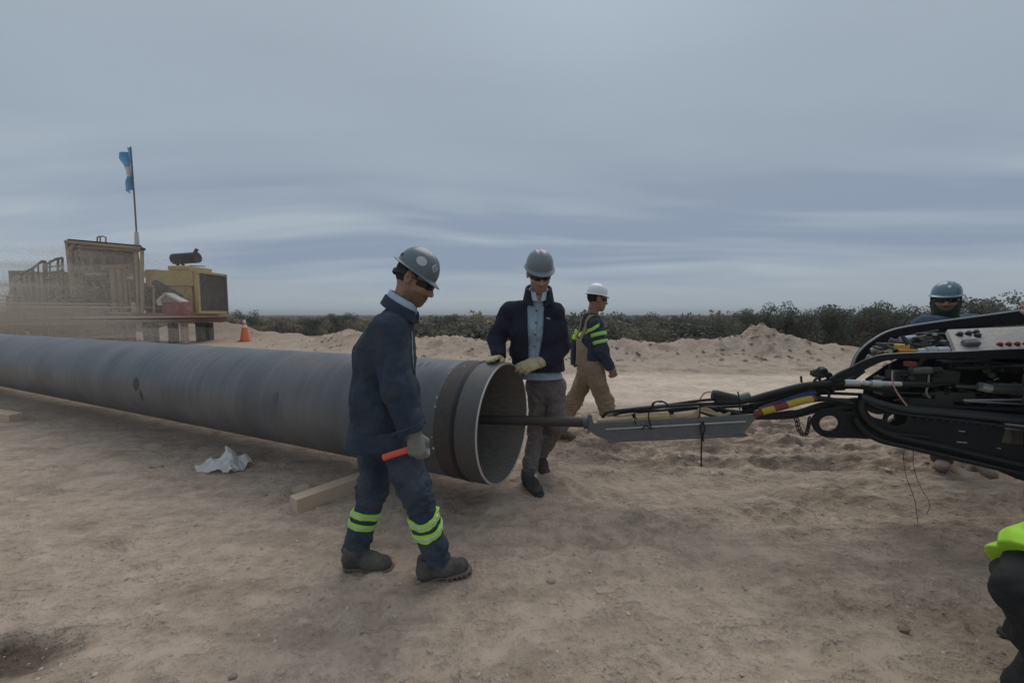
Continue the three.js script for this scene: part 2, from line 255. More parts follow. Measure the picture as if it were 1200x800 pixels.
const shrubKinds = [shrubShape(3, 1.7, false), shrubShape(8, 1.7, true), shrubShape(15, 1.5, false), shrubShape(29, 1.6, true)];
function shrub(px, depth, kind, scale, label, sy = 1) {
  const x = (px - 600) / F * depth, z = -depth, t = thing('shrub', label, 'shrub', V(x, G(x, z) - 0.03, z), 'shrubs beyond the sand heaps');
  for (const k of ['branch', 'foliage']) { const m = new THREE.Mesh(shrubKinds[kind][k], k === 'branch' ? twigMat : leafMat); m.name = k; t.add(m); }
  t.scale.set(scale * 1.15, scale * sy, scale); t.rotation.y = px * 0.37; return t;
}
shrub(858, 14.4, 1, 0.86, 'open shrub at the left end of the tall row behind the big sand heap');
shrub(886, 15.0, 0, 0.88, 'dense shrub directly behind the left shoulder of the biggest sand heap');
shrub(912, 15.2, 3, 1.10, 'flat-crowned shrub with sky showing through, tallest behind the sand heap');
shrub(938, 14.4, 0, 0.86, 'dense green shrub just right of the tallest flat-crowned shrub');
shrub(966, 14.6, 1, 0.99, 'wispy shrub midway between the sand heap and the black machine');
shrub(990, 13.6, 0, 0.97, 'full round shrub left of the black machine frame');
shrub(1012, 14.2, 2, 1.05, 'dark shrub rising behind the bend of the upper machine arm');
shrub(1040, 13.8, 0, 0.92, 'shrub behind the upper black arm, left of the masked worker');
shrub(1066, 15.5, 2, 0.98, 'low shrub half hidden by the shoulder of the masked worker');
shrub(1138, 13.5, 3, 1.13, 'shrub whose sprigs stand just right of the masked worker head');
shrub(1166, 13.0, 1, 1.16, 'sparse shrub above the white control panel');
shrub(1205, 13.2, 3, 1.15, 'sparse shrub at the right edge of the picture');
shrub(815, 19, 2, 0.85, 'low shrub behind the sand left of the tall row');
shrub(838, 16.5, 2, 0.80, 'low dark shrub touching the left end of the tall row');
shrub(268, 30, 1, 1.15, 'thin shrub just right of the yellow engine housing');
shrub(289, 30, 3, 1.02, 'thin shrub on the skyline above the traffic cone');
shrub(398, 24, 0, 0.82, 'shrub on the skyline behind the left sand heap');
shrub(366, 26, 2, 0.86, 'shrub on the skyline between the cone and the left sand heap');
shrub(522, 21, 0, 0.78, 'shrub on the skyline just right of the first worker face');
shrub(547, 22, 2, 0.80, 'shrub on the skyline left of the man in the dark fleece');
{
  // the far scrub reads as one mass
  const r = rng(91), cl = []; for (let k = 0; k < 13; k++) { const a = r() * 6.28, q = 0.55 * Math.sqrt(r()); cl.push([q * Math.cos(a), 0.30 + 0.55 * r() * (1 - 0.5 * q), q * Math.sin(a), 0.20 + 0.10 * r()]); }
  cl.push([0, 0.2, 0, 0.3], [0.3, 0.18, 0.2, 0.25], [-0.3, 0.18, -0.1, 0.25]);
  const g = leafCloud(r, cl, 34, 0.11, 1, [0.145, 0.140, 0.095]);
  const N = 9000, im = new THREE.InstancedMesh(g, leafMat, N), M = new THREE.Matrix4(), q = new THREE.Quaternion();
  for (let i = 0; i < N; i++) {
    const d = 14.5 * Math.exp(r() ** 0.8 * Math.log(260 / 14.5)), x = (r() - 0.5) * 3.3 * d, s0 = r();
    let z = -d; const lim = x > -3 ? 14.6 : 14.6 + (-3 - x) * 0.62; if (d < lim) z = -lim - 6 * r();
    if (x < -5.5 && x > -26 && z > -25) z = -26 - 8 * r();
    const big = sstep(0.80, 1, s0), s = (0.60 + 0.34 * s0 + 0.75 * big * big * (d < 80 ? 1 : 0.3)) * (1 + 0.25 * sstep(60, 260, d)) * (d < 40 ? 0.84 : 0.82) * (x < -4 ? 0.76 : 0.86 + 0.55 * noise(x * 0.17, z * 0.17, 8)), t = 0.75 + 0.5 * r();
    q.setFromAxisAngle(Y, r() * 6.28); M.compose(V(x, G(x, z) - 0.05, z), q, V(s * (1 + 0.5 * r()), s * (0.9 + 0.25 * r()), s * (1 + 0.5 * r()))); im.setMatrixAt(i, M);
    const dry = r() < (x < 3 ? 0.42 : 0.22) + 0.6 * noise(x * 0.22, z * 0.22, 3); im.setColorAt(i, dry ? C((x < 3 ? 2.0 : 1.6) * t, (x < 3 ? 1.68 : 1.32) * t, (x < 3 ? 1.5 : 1.2) * t) : C(t, t, t));
  }
  im.name = 'scrub'; stuff(im, 'low olive scrub stretching away to the horizon', 'scrub');
}
// ------------------------------------------------------------------ the pipe on its timbers
const R_PIPE = 0.452;
const mouth = at(592, 495, 2.83), farEnd = at(0, 420.5, 6.85);
const axisDir = mouth.clone().sub(farEnd).normalize();               // towards the open mouth
const pipeQ = new THREE.Quaternion().setFromUnitVectors(Y, axisDir);
function onPipe(s) { return mouth.clone().addScaledVector(axisDir, -s); } // s metres back from the mouth
function lathe(profile, seg = 128) { const g = new THREE.LatheGeometry(profile.map(([r, y]) => new THREE.Vector2(r, y)), seg); g.applyQuaternion(pipeQ); g.translate(mouth.x, mouth.y, mouth.z); return g; }
{
  const t = thing('steel_pipe', 'long grey coated steel pipe lying open-ended across the sand', 'pipe', V(mouth.x, 0, mouth.z));
  // wrapped coating: faint helical ridges, dust and a few scuffs
  const L = 13.4, wrapN = tileNoise(90, 41), blot = tileNoise(14, 42), fine = tileNoise(260, 43);
  const scratch = []; { const r = rng(61); for (let i = 0; i < 60; i++) scratch.push([r(), r(), 0.002 + 0.010 * r(), 0.01 + 0.05 * r(), r() < 0.5 ? 1.25 : 0.7]); }
  const cmap = texture(1024, (u, v) => {
    let k = 0.90 + 0.06 * (wrapN(0, v) - 0.5) + 0.20 * (blot(u, v) - 0.5) * 1 + 0.05 * (fine(u, v) - 0.5) + 0.05 * Math.sin((v * 12 + u) * 6.283);
    const dust = clamp(0.9 * blot(u * 1, v) * (0.6 + 0.4 * fine(u, v)) + 0.25 * (wrapN(0, v) - 0.5));
    for (const [su, sv, a, b, m] of scratch) { const q = ((u - su) / b) ** 2 + ((v - sv) / a) ** 2; if (q < 1) k *= lerp(1, m, (1 - q) * fine(u * 1, v)); }
    const c = mix3([0.112 * k, 0.119 * k, 0.130 * k], [0.30, 0.27, 0.235], 0.32 * dust);
    return c.map(toS);
  }, true);
  cmap.repeat.set(1, 3);
  const bmap = texture(512, (u, v) => { const s = ((v * 36 + u) % 1), h = 0.55 + 0.3 * Math.exp(-((s - 0.5) ** 2) * 90) + 0.04 * fine(u, v) + 0.16 * wrapN(0, v); return [h, h, h]; }, false);
  bmap.repeat.set(1, 3);
  const coat = new THREE.MeshStandardMaterial({ color: C(1, 1, 1), map: cmap, bumpMap: bmap, bumpScale: 0.0065, roughness: 0.41 });
  const prof = []; for (let i = 0; i <= 60; i++) prof.push([R_PIPE, -L + (L - 0.335) * i / 60]);
  prof.push([R_PIPE - 0.003, -0.330]);
  add(t, 'coating', lathe(prof, 160), coat);
  // scraped patch on the flank of the coating
  function patch(s, ang, ls, la, seed, mat) {
    const pts = 26, pos = [], idx = [], ax = axisDir, up = Y.clone().addScaledVector(ax, -ax.y).normalize(), side = V(0, 0, 0).crossVectors(ax, up);
    const P = (ss, a) => { const c = onPipe(ss); return c.addScaledVector(up, Math.cos(a) * (R_PIPE + 0.0025)).addScaledVector(side, Math.sin(a) * (R_PIPE + 0.0025)); };
    const rings = 4; pos.push(P(s, ang)); for (let k = 1; k <= rings; k++) for (let i = 0; i < pts; i++) { const q = i / pts * 6.283, w = k / rings * (0.62 + 0.6 * (noise(Math.cos(q) * 2.3 + seed, Math.sin(q) * 2.3, seed) + 0.4)); pos.push(P(s + Math.cos(q) * ls * w, ang + Math.sin(q) * la * w)); }
    for (let i = 0; i < pts; i++) idx.push(0, 1 + i, 1 + (i + 1) % pts);
    for (let k = 0; k < rings - 1; k++) for (let i = 0; i < pts; i++) { const a = 1 + k * pts + i, b = 1 + k * pts + (i + 1) % pts; idx.push(a, a + pts, b, b, a + pts, b + pts); }
    const g = new THREE.BufferGeometry(); g.setAttribute('position', new THREE.Float32BufferAttribute(pos.flatMap((v) => [v.x, v.y, v.z]), 3)); g.setIndex(idx); g.computeVertexNormals(); add(t, 'scuff', g, mat);
  }
  const up = Y.clone().addScaledVector(axisDir, -axisDir.y).normalize(), side = V(0, 0, 0).crossVectors(axisDir, up); const sgn = side.z > 0 ? 1 : -1;
  const dark = std(0.070, 0.067, 0.064, 0.7), darkB = std(0.088, 0.092, 0.100, 0.5);
  patch(4.22, sgn * 1.45, 0.075, 0.17, 2.2, dark); patch(4.13, sgn * 1.72, 0.035, 0.16, 5.2, dark); patch(1.95, sgn * 1.35, 0.03, 0.14, 7.2, darkB);
  for (let i = 0; i < 5; i++) patch(0.60 + 0.055 * i, sgn * (0.30 + 0.06 * (i % 3)), 0.010, 0.085 - 0.01 * (i % 2), 9 + i, darkB);
  // primer band, dark strap and the bare steel end with its bright bevel
  const pn = tileNoise(40, 50), pn2 = tileNoise(160, 51);
  const rust = texture(512, (u, v) => mix3([0.060, 0.049, 0.044], [0.100, 0.082, 0.073], clamp(0.1 + 0.7 * pn(u, v) + 0.2 * (pn2(u, v) - 0.3))).map(toS), true); rust.repeat.set(6, 1);
  add(t, 'primer_band', lathe([[R_PIPE - 0.001, -0.338], [R_PIPE + 0.002, -0.333], [R_PIPE + 0.002, -0.205], [R_PIPE - 0.001, -0.200]]), new THREE.MeshStandardMaterial({ color: C(1, 1, 1), map: rust, roughness: 0.72 }));
  add(t, 'dark_strap', lathe([[R_PIPE - 0.002, -0.203], [R_PIPE + 0.007, -0.201], [R_PIPE + 0.007, -0.172], [R_PIPE - 0.002, -0.170]]), std(0.022, 0.022, 0.024, 0.6));
  const st = texture(512, (u, v) => mix3([0.110, 0.105, 0.100], [0.150, 0.142, 0.134], clamp(0.8 * pn(u, v) + 0.15 * pn2(u, v))).map(toS), true); st.repeat.set(5, 1);
  add(t, 'steel_end', lathe([[R_PIPE + 0.001, -0.171], [R_PIPE + 0.003, -0.166], [R_PIPE + 0.003, -0.006]]), new THREE.MeshStandardMaterial({ color: C(1, 1, 1), map: st, roughness: 0.55, metalness: 0.25 }));
  add(t, 'bevel', lathe([[R_PIPE + 0.003, -0.006], [R_PIPE - 0.003, 0], [R_PIPE - 0.011, 0.0005], [R_PIPE - 0.0135, -0.002]]), std(0.62, 0.61, 0.58, 0.35, { metalness: 0.6 }));
  const inn = texture(512, (u, v) => mix3([0.18, 0.16, 0.14], [0.30, 0.265, 0.23], clamp(0.6 * pn(u, v) + 0.25 * pn2(u, v))).map(toS), true); inn.repeat.set(5, 8);
  add(t, 'inner_wall', lathe([[R_PIPE - 0.0135, -0.002], [R_PIPE - 0.0145, -L]], 128), new THREE.MeshStandardMaterial({ color: C(1, 1, 1), map: inn, roughness: 0.7, metalness: 0.1, side: THREE.DoubleSide }));
  add(t, 'end_cover', lathe([[R_PIPE - 0.012, -L + 0.01], [0.001, -L + 0.01]], 64), std(0.08, 0.08, 0.08, 0.7, { side: THREE.DoubleSide }));
  // white paint ticks along the seam of the band
  const tick = std(0.55, 0.54, 0.50, 0.8);
  for (let i = 0; i < 6; i++) { const a = sgn * [0.40, 0.56, 1.02, 1.16, 1.62, 1.80][i], c = onPipe(0.345 - 0.006 * (i % 2)).addScaledVector(up, Math.cos(a) * (R_PIPE + 0.002)).addScaledVector(side, Math.sin(a) * (R_PIPE + 0.002)); const g = new THREE.SphereGeometry(1, 8, 6); g.scale(0.005 + 0.003 * (i % 2), 0.004 + 0.006 * ((i + 1) % 3 === 0 ? 1 : 0.2), 0.005); g.translate(c.x, c.y, c.z); add(t, 'paint_tick', g, tick); }
  { const a = sgn * 0.33, c = onPipe(0.265).addScaledVector(up, Math.cos(a) * (R_PIPE + 0.002)).addScaledVector(side, Math.sin(a) * (R_PIPE + 0.002)); const g = new THREE.SphereGeometry(0.006, 8, 6); g.translate(c.x, c.y, c.z); add(t, 'paint_tick', g, tick); }
}
// timbers
const woodMap = (() => { const a = tileNoise(120, 71), b = tileNoise(9, 72), c = tileNoise(300, 73); return texture(512, (u, v) => { const ring = 0.5 + 0.5 * Math.sin(60 * (v + 0.06 * b(u, v)) + 3 * a(u * 1, v)); return mix3([0.52, 0.40, 0.275], [0.70, 0.565, 0.41], clamp(0.55 * ring + 0.4 * c(u, v) - 0.02)).map(toS); }, true); })();
function timber(label, a, b, w, h, sink) {                          // a: near end, b: far end on the ground
  const d = b.clone().sub(a); d.y = 0; const L = d.length(), c = a.clone().add(b).multiplyScalar(0.5), t = thing('timber', label, 'timber', V(c.x, G(a.x, a.z) - sink, c.z));
  const g = new RoundedBoxGeometry(L, h, w, 2, 0.006), p = g.attributes.position; for (let i = 0; i < p.count; i++) { const x = p.getX(i), y = p.getY(i), z = p.getZ(i); p.setXYZ(i, x + 0.004 * noise(y * 30, z * 30, x), y + 0.003 * noise(x * 9, z * 20, 2), z + 0.004 * noise(x * 7, y * 20, 5)); }
  const uv = g.attributes.uv; for (let i = 0; i < uv.count; i++) uv.setXY(i, p.getX(i) / 0.6, (p.getY(i) + p.getZ(i)) / 0.22);
  g.translate(0, h / 2, 0); g.computeVertexNormals();
  const m = new THREE.Mesh(g, new THREE.MeshStandardMaterial({ color: C(0.92, 0.92, 0.92), map: woodMap, roughness: 0.9 })); m.name = 'beam'; t.add(m);
  t.rotation.y = Math.atan2(-d.z, d.x); return t;
}
timber('squared pale timber sticking out from under the pipe behind the striding worker', onGround(344, 601), onGround(344, 601).add(V(0.64, 0, -0.80)), 0.11, 0.115, 0.012);
timber('short end of a timber under the pipe at the left edge', onGround(19, 494), onGround(19, 494).add(V(-1.0, 0, -0.35)), 0.13, 0.13, 0.03);
// crumpled plastic sheet
{
  const c = onGround(265, 548), t = thing('plastic_sheet', 'crumpled translucent white plastic sheet on the sand by the pipe', 'plastic sheet', V(c.x, G(c.x, c.z), c.z));
  const n = 96, g0 = new THREE.PlaneGeometry(1, 1, n, n), p = g0.attributes.position, r = rng(314);
  const tri = (t) => Math.abs((t - Math.floor(t)) * 2 - 1) ** 1.25, waves = []; for (let i = 0; i < 9; i++) { const a = r() * 6.28, f = i < 4 ? 0.7 + 0.6 * r() : 2.2 + 1.8 * r(); waves.push([Math.cos(a) * f, Math.sin(a) * f, r(), (i < 4 ? 0.044 : 0.014) * (0.7 + 0.6 * r())]); }
  for (let i = 0; i < p.count; i++) {
    const u = p.getX(i) * 2, v = p.getY(i) * 2, e = Math.max(Math.abs(u), Math.abs(v));
    const wu = u + 0.25 * noise(u * 1.5, v * 1.5, 3), wv = v + 0.25 * noise(u * 1.5, v * 1.5, 6);
    let f = 0; for (const [a, b, o, h] of waves) f += h * (tri(a * wu + b * wv + o) - 0.35);
    const x = wu * 0.190 + 0.035 * noise(u * 2.4, v * 2.4, 9), z = -wv * 0.125 + 0.02 * noise(u * 3, v * 3, 5);
    const mound = 0.125 * (1 - e * e) * (1 + 0.5 * noise(u * 1.2 + 2, v * 1.2, 7)) * (u < -0.35 ? 0.75 : 1);
    p.setXYZ(i, x, Math.max(0.003 + 0.010 * Math.abs(noise(u * 5, v * 5, 2)), mound + f * (1 - 0.35 * e * e)), z);
  }
  g0.deleteAttribute('normal'); const g = toCreasedNormals(g0, 0.55);
  const m = new THREE.Mesh(g, new THREE.MeshPhysicalMaterial({ color: C(0.76, 0.75, 0.72), roughness: 0.42, transmission: 0.25, thickness: 0, side: THREE.DoubleSide })); m.name = 'sheet'; t.add(m); t.rotation.y = -0.12;
}
// ------------------------------------------------------------------ bodies: distance fields meshed by surface nets
const smin = (a, b, k) => { const h = Math.max(k - Math.abs(a - b), 0) / k; return Math.min(a, b) - h * h * k * 0.25; };
const smax = (a, b, k) => -smin(-a, -b, k);
const bone = (a, b, ra, rb = ra) => ({ a, b, ra, rb });
function capD(x, y, z, o) {
  const a = o.a, bx = o.b.x - a.x, by = o.b.y - a.y, bz = o.b.z - a.z, px = x - a.x, py = y - a.y, pz = z - a.z;
  const t = clamp((px * bx + py * by + pz * bz) / (bx * bx + by * by + bz * bz + 1e-9)), dx = px - bx * t, dy = py - by * t, dz = pz - bz * t;
  return Math.sqrt(dx * dx + dy * dy + dz * dz) - (o.ra + (o.rb - o.ra) * t);
}
const ellD = (x, y, z, cx, cy, cz, rx, ry, rz) => { const u = (x - cx) / rx, v = (y - cy) / ry, w = (z - cz) / rz, k = Math.sqrt(u * u + v * v + w * w); return (k - 1) * Math.min(rx, ry, rz) * (k > 1 ? Math.min(1, 0.6 + 0.4 * k) : 1); };
function union(bones, k, infl = 0) { return (x, y, z) => { let d = 1e9; for (const o of bones) { const e = capD(x, y, z, o) - infl; d = d > 1e8 ? e : smin(d, e, k); } return d; }; }
function boundsOf(bones, pad) { const lo = [1e9, 1e9, 1e9], hi = [-1e9, -1e9, -1e9]; for (const o of bones) for (const [p, r] of [[o.a, o.ra], [o.b, o.rb]]) [p.x, p.y, p.z].forEach((v, i) => { lo[i] = Math.min(lo[i], v - r - pad); hi[i] = Math.max(hi[i], v + r + pad); }); return [lo, hi]; }
function meshField(f, [lo, hi], cell, colour) {
  const n = [0, 1, 2].map((i) => Math.ceil((hi[i] - lo[i]) / cell / 4) * 4 + 1), [nx, ny, nz] = n, val = new Float32Array(nx * ny * nz), id = (i, j, k) => (k * ny + j) * nx + i;
  const B = 4, rad = B * cell * 0.5 * 1.74;
  for (let k = 0; k < nz; k += B) for (let j = 0; j < ny; j += B) for (let i = 0; i < nx; i += B) {
    const c = f(lo[0] + (i + 1.5) * cell, lo[1] + (j + 1.5) * cell, lo[2] + (k + 1.5) * cell), skip = Math.abs(c) > rad * 1.9 + 0.012;
    for (let c2 = k; c2 < Math.min(k + B, nz); c2++) for (let b = j; b < Math.min(j + B, ny); b++) for (let a = i; a < Math.min(i + B, nx); a++) val[id(a, b, c2)] = skip ? c : f(lo[0] + a * cell, lo[1] + b * cell, lo[2] + c2 * cell);
  }
  const pos = [], vid = new Int32Array(nx * ny * nz).fill(-1), idx = [];
  const co = [[0, 0, 0], [1, 0, 0], [0, 1, 0], [1, 1, 0], [0, 0, 1], [1, 0, 1], [0, 1, 1], [1, 1, 1]], ed = [[0, 1], [2, 3], [4, 5], [6, 7], [0, 2], [1, 3], [4, 6], [5, 7], [0, 4], [1, 5], [2, 6], [3, 7]], q = new Float32Array(8);
  for (let k = 0; k < nz - 1; k++) for (let j = 0; j < ny - 1; j++) for (let i = 0; i < nx - 1; i++) {
    let m = 0; for (let c = 0; c < 8; c++) { q[c] = val[id(i + co[c][0], j + co[c][1], k + co[c][2])]; if (q[c] < 0) m |= 1 << c; }
    if (m === 0 || m === 255) continue;
    let sx = 0, sy = 0, sz = 0, s = 0; for (const [a, b] of ed) if ((q[a] < 0) !== (q[b] < 0)) { const t = q[a] / (q[a] - q[b]); sx += lerp(co[a][0], co[b][0], t); sy += lerp(co[a][1], co[b][1], t); sz += lerp(co[a][2], co[b][2], t); s++; }
    vid[id(i, j, k)] = pos.length / 3; pos.push(lo[0] + (i + sx / s) * cell, lo[1] + (j + sy / s) * cell, lo[2] + (k + sz / s) * cell);
  }
  for (let k = 1; k < nz - 1; k++) for (let j = 1; j < ny - 1; j++) for (let i = 1; i < nx - 1; i++) {
    const v0 = val[id(i, j, k)] < 0;
    const quad = (a, b, c, d, flip) => { if (a < 0 || b < 0 || c < 0 || d < 0) return; if (flip) idx.push(a, c, b, a, d, c); else idx.push(a, b, c, a, c, d); };
    if (v0 !== val[id(i + 1, j, k)] < 0) quad(vid[id(i, j - 1, k - 1)], vid[id(i, j, k - 1)], vid[id(i, j, k)], vid[id(i, j - 1, k)], !v0);
    if (v0 !== val[id(i, j + 1, k)] < 0) quad(vid[id(i - 1, j, k - 1)], vid[id(i - 1, j, k)], vid[id(i, j, k)], vid[id(i, j, k - 1)], !v0);
    if (v0 !== val[id(i, j, k + 1)] < 0) quad(vid[id(i - 1, j - 1, k)], vid[id(i, j - 1, k)], vid[id(i, j, k)], vid[id(i - 1, j, k)], !v0);
  }
  const P = new Float32Array(pos), N = new Float32Array(P.length), e = cell * 0.55, uv = new Float32Array(P.length / 3 * 2);
  for (let i = 0; i < P.length; i += 3) { const x = P[i], y = P[i + 1], z = P[i + 2]; let a = f(x + e, y, z) - f(x - e, y, z), b = f(x, y + e, z) - f(x, y - e, z), c = f(x, y, z + e) - f(x, y, z - e); const l = Math.hypot(a, b, c) || 1; N[i] = a / l; N[i + 1] = b / l; N[i + 2] = c / l; uv[i / 3 * 2] = (x * 0.7 + z * 0.7) / 0.25; uv[i / 3 * 2 + 1] = y / 0.25; }
  let facing = 0; for (let i = 0; i < idx.length; i += 3) { const a = idx[i] * 3, b = idx[i + 1] * 3, c = idx[i + 2] * 3, ux = P[b] - P[a], uy = P[b + 1] - P[a + 1], uz = P[b + 2] - P[a + 2], vx = P[c] - P[a], vy = P[c + 1] - P[a + 1], vz = P[c + 2] - P[a + 2]; facing += (uy * vz - uz * vy) * N[a] + (uz * vx - ux * vz) * N[a + 1] + (ux * vy - uy * vx) * N[a + 2]; }
  if (facing < 0) for (let i = 0; i < idx.length; i += 3) { const t = idx[i + 1]; idx[i + 1] = idx[i + 2]; idx[i + 2] = t; }
  const g = new THREE.BufferGeometry(); g.setAttribute('position', new THREE.BufferAttribute(P, 3)); g.setAttribute('normal', new THREE.BufferAttribute(N, 3)); g.setAttribute('uv', new THREE.BufferAttribute(uv, 2)); g.setIndex(idx);
  if (colour) tint(g, colour); return g;
}
// an orthonormal frame: z forward, y up, x to the figure's left
function frame(o, fwd, up, s = 1) {
  const z = fwd.clone().normalize(), x = new THREE.Vector3().crossVectors(up, z).normalize(), y = new THREE.Vector3().crossVectors(z, x);
  return { o, x, y, z, s, w: (a, b, c) => o.clone().addScaledVector(x, a * s).addScaledVector(y, b * s).addScaledVector(z, c * s), m: new THREE.Matrix4().makeBasis(x.clone().multiplyScalar(s), y.clone().multiplyScalar(s), z.clone().multiplyScalar(s)).setPosition(o) };
}
function inFrame(fr, f) { const { o, x, y, z, s } = fr; return (a, b, c) => { const p = (a - o.x) / s, q = (b - o.y) / s, r = (c - o.z) / s; return s * f(p * x.x + q * x.y + r * x.z, p * y.x + q * y.y + r * y.z, p * z.x + q * z.y + r * z.z); }; }
function colIn(fr, f) { const { o, x, y, z, s } = fr; return (a, b, c) => { const p = (a - o.x) / s, q = (b - o.y) / s, r = (c - o.z) / s; return f(p * x.x + q * x.y + r * x.z, p * y.x + q * y.y + r * y.z, p * z.x + q * z.y + r * z.z); }; }
function boxIn(fr, lo, hi) { const L = [1e9, 1e9, 1e9], H = [-1e9, -1e9, -1e9]; for (let i = 0; i < 8; i++) { const p = fr.w(i & 1 ? lo[0] : hi[0], i & 2 ? lo[1] : hi[1], i & 4 ? lo[2] : hi[2]); [p.x, p.y, p.z].forEach((v, k) => { L[k] = Math.min(L[k], v); H[k] = Math.max(H[k], v); }); } return [L, H]; }

// ---- head (local: centre of the skull, z forward, y up)
function headField(x, y, z) {
  const ax = Math.abs(x);
  let d = ellD(x, y, z, 0, 0.035, -0.014, 0.076, 0.096, 0.097);
  d = smin(d, ellD(x, y, z, 0, -0.025, 0.030, 0.061, 0.085, 0.063), 0.03);
  d = smin(d, ellD(x, y, z, 0, -0.070, 0.034, 0.050, 0.042, 0.052), 0.03);
  d = smin(d, Math.hypot(x * 0.8, y + 0.098, z - 0.066) - 0.019, 0.022);
  d = smin(d, Math.hypot(ax - 0.040, y + 0.022, z - 0.062) - 0.020, 0.025);
  d = smin(d, capD(ax, y, z, bone(V(0.004, 0.026, 0.088), V(0.042, 0.026, 0.074), 0.0095, 0.008)), 0.016);
  d = smax(d, -(Math.hypot((ax - 0.031) * 0.8, y - 0.004, z - 0.106) - 0.019), 0.014);
  d = smin(d, Math.hypot(ax - 0.031, y - 0.004, z - 0.076) - 0.0125, 0.004);
  d = smin(d, capD(x, y, z, bone(V(0, 0.012, 0.088), V(0, -0.030, 0.109), 0.0085, 0.0135)), 0.012);
  d = smin(d, Math.hypot(ax - 0.0125, y + 0.036, z - 0.099) - 0.0085, 0.008);
  d = smin(d, ellD(x, y, z, 0, -0.0595, 0.090, 0.024, 0.0062, 0.010), 0.006);
  d = smin(d, ellD(x, y, z, 0, -0.0725, 0.088, 0.021, 0.0070, 0.010), 0.006);
  d = smax(d, -ellD(x, y, z, 0, -0.0655, 0.099, 0.024, 0.0020, 0.010), 0.004);
  let e = ellD(x, y + 0.2 * (z + 0.012), z, ax === x ? 0.080 : -0.080, 0.002, -0.012, 0.011, 0.033, 0.020);
  e = smax(e, -(Math.hypot(ax - 0.092, y - 0.003, z + 0.009) - 0.012), 0.006);
  return smin(d, e, 0.010);
}
const skinTones = { tan: [0.36, 0.21, 0.14], brown: [0.31, 0.172, 0.115], ruddy: [0.44, 0.245, 0.175] };
function headColour(tone, stubble, hair) {
  return (x, y, z) => {
    let c = tone.map((v) => v * (1 + 0.16 * noise(x * 60, y * 60, z * 60)));
    const lip = clamp(1.4 - Math.hypot(x / 0.022, (y + 0.066) / 0.011)) * (z > 0.08 ? 1 : 0); c = mix3(c, [tone[0] * 0.78, tone[1] * 0.55, tone[2] * 0.6], 0.8 * clamp(lip));
    const jaw = sstep(-0.028, -0.052, y + 0.25 * Math.max(0, 0.05 - z)) * sstep(-0.03, 0.01, z), must = clamp(1.5 - Math.hypot(x / 0.026, (y + 0.050) / 0.008)) * (z > 0.08 ? 1 : 0);
    if (stubble) c = mix3(c, stubble, clamp((jaw * (0.55 + 0.6 * noise(x * 300, y * 300, z * 300)) + 0.7 * must) * (1 - 0.8 * clamp(lip)), 0, 0.8));
    if (Math.abs(y - 0.031) < 0.006 && Math.abs(Math.abs(x) - 0.03) < 0.022 && z > 0.05) c = mix3(c, hair, 0.7);
    return c;
  };
}
// ---- hand (local: wrist, y to the fingers, z out of the palm, x to the thumb)
function handBones(side, curl, thumb = 0.5, k = 1) {
  const B = [], f = [[0.030, 0.092, 0.043], [0.010, 0.097, 0.048], [-0.011, 0.093, 0.044], [-0.030, 0.084, 0.034]];
  f.forEach(([bx, by, l], i) => {
    const p0 = V(side * bx * 0.62, 0.012, 0), p1 = V(side * bx, by, 0); B.push(bone(p0, p1, 0.0145, 0.0125));
    let a = curl[i] ?? curl[0], p = p1; for (const [q, m] of [[1, 0.8], [0.66, 1.1], [0.52, 0.8]]) { const e = V(p.x + side * (bx * 0.05), p.y + Math.cos(a) * l * q, p.z + Math.sin(a) * l * q); B.push(bone(p, e, 0.0098 * k, 0.0088 * k)); p = e; a += (curl[i] ?? curl[0]) * m; }
  });
  const t0 = V(side * 0.020, 0.020, 0.006), t1 = V(side * 0.045, 0.052, 0.016 + 0.012 * thumb), t2 = V(side * (0.054 - 0.022 * thumb), 0.082, 0.022 + 0.026 * thumb), t3 = V(side * (0.054 - 0.042 * thumb), 0.104, 0.026 + 0.032 * thumb);
  B.push(bone(t0, t1, 0.015, 0.0125), bone(t1, t2, 0.0118, 0.0105), bone(t2, t3, 0.0102, 0.009), bone(V(0, -0.035, 0), V(0, 0.02, 0), 0.0255, 0.024));
  return B;
}
function handField(B, infl = 0) { return (x, y, z) => { let d = 1e9; B.forEach((o, i) => { const e = capD(x, y, z, o) - infl; d = i ? smin(d, e, 0.006) : e; }); return d; }; }
function handGeo(fr, side, curl, thumb, infl, colour) { const B = handBones(side, curl, thumb); return meshField(inFrame(fr, handField(B, infl)), boxIn(fr, [-0.085, -0.075, -0.06], [0.085, 0.21, 0.125]), 0.0034, colour); }

// ---- cloth
function folds(seed, fx, fy, fz, amp) { return (x, y, z) => { const w = 0.5 * noise(x * 4 + seed, y * 4, z * 4); const a = noise(x * fx + seed + w, y * fy + w, z * fz), b = noise(x * fx * 2.1, y * fy * 2.1 + seed, z * fz * 2.1); const c = noise(x * fx * 4.3 + seed, y * fy * 4.3, z * fz * 4.3); return amp * (1.25 * (1 - 2.2 * Math.abs(a)) + 0.6 * (1 - 2 * Math.abs(b)) + 0.28 * c - 0.5); }; }
function clothColour(base, dust, seed, amount, top = 9) { return (x, y, z) => { const n = fbm(x * 9 + seed, y * 9, z * 9, 4), m = fbm(x * 60, y * 60 + seed, z * 60, 2); let c = base.map((v) => v * (1 + 0.30 * n + 0.22 * m)); return mix3(c, dust, clamp(amount * (0.15 + 1.7 * n + 0.5 * m + 0.2)) ); }; }
const weave = (() => { const a = tileNoise(256, 81), b = tileNoise(64, 82); return texture(512, (u, v) => { const h = 0.45 + 0.25 * Math.sin((u + v) * 6.283 * 110) + 0.25 * a(u, v) + 0.2 * b(u, v); return [h, h, h]; }, false); })();
const cloth = (r = 0.92, more = {}) => vcm(r, { bumpMap: weave, bumpScale: 0.0010, ...more });

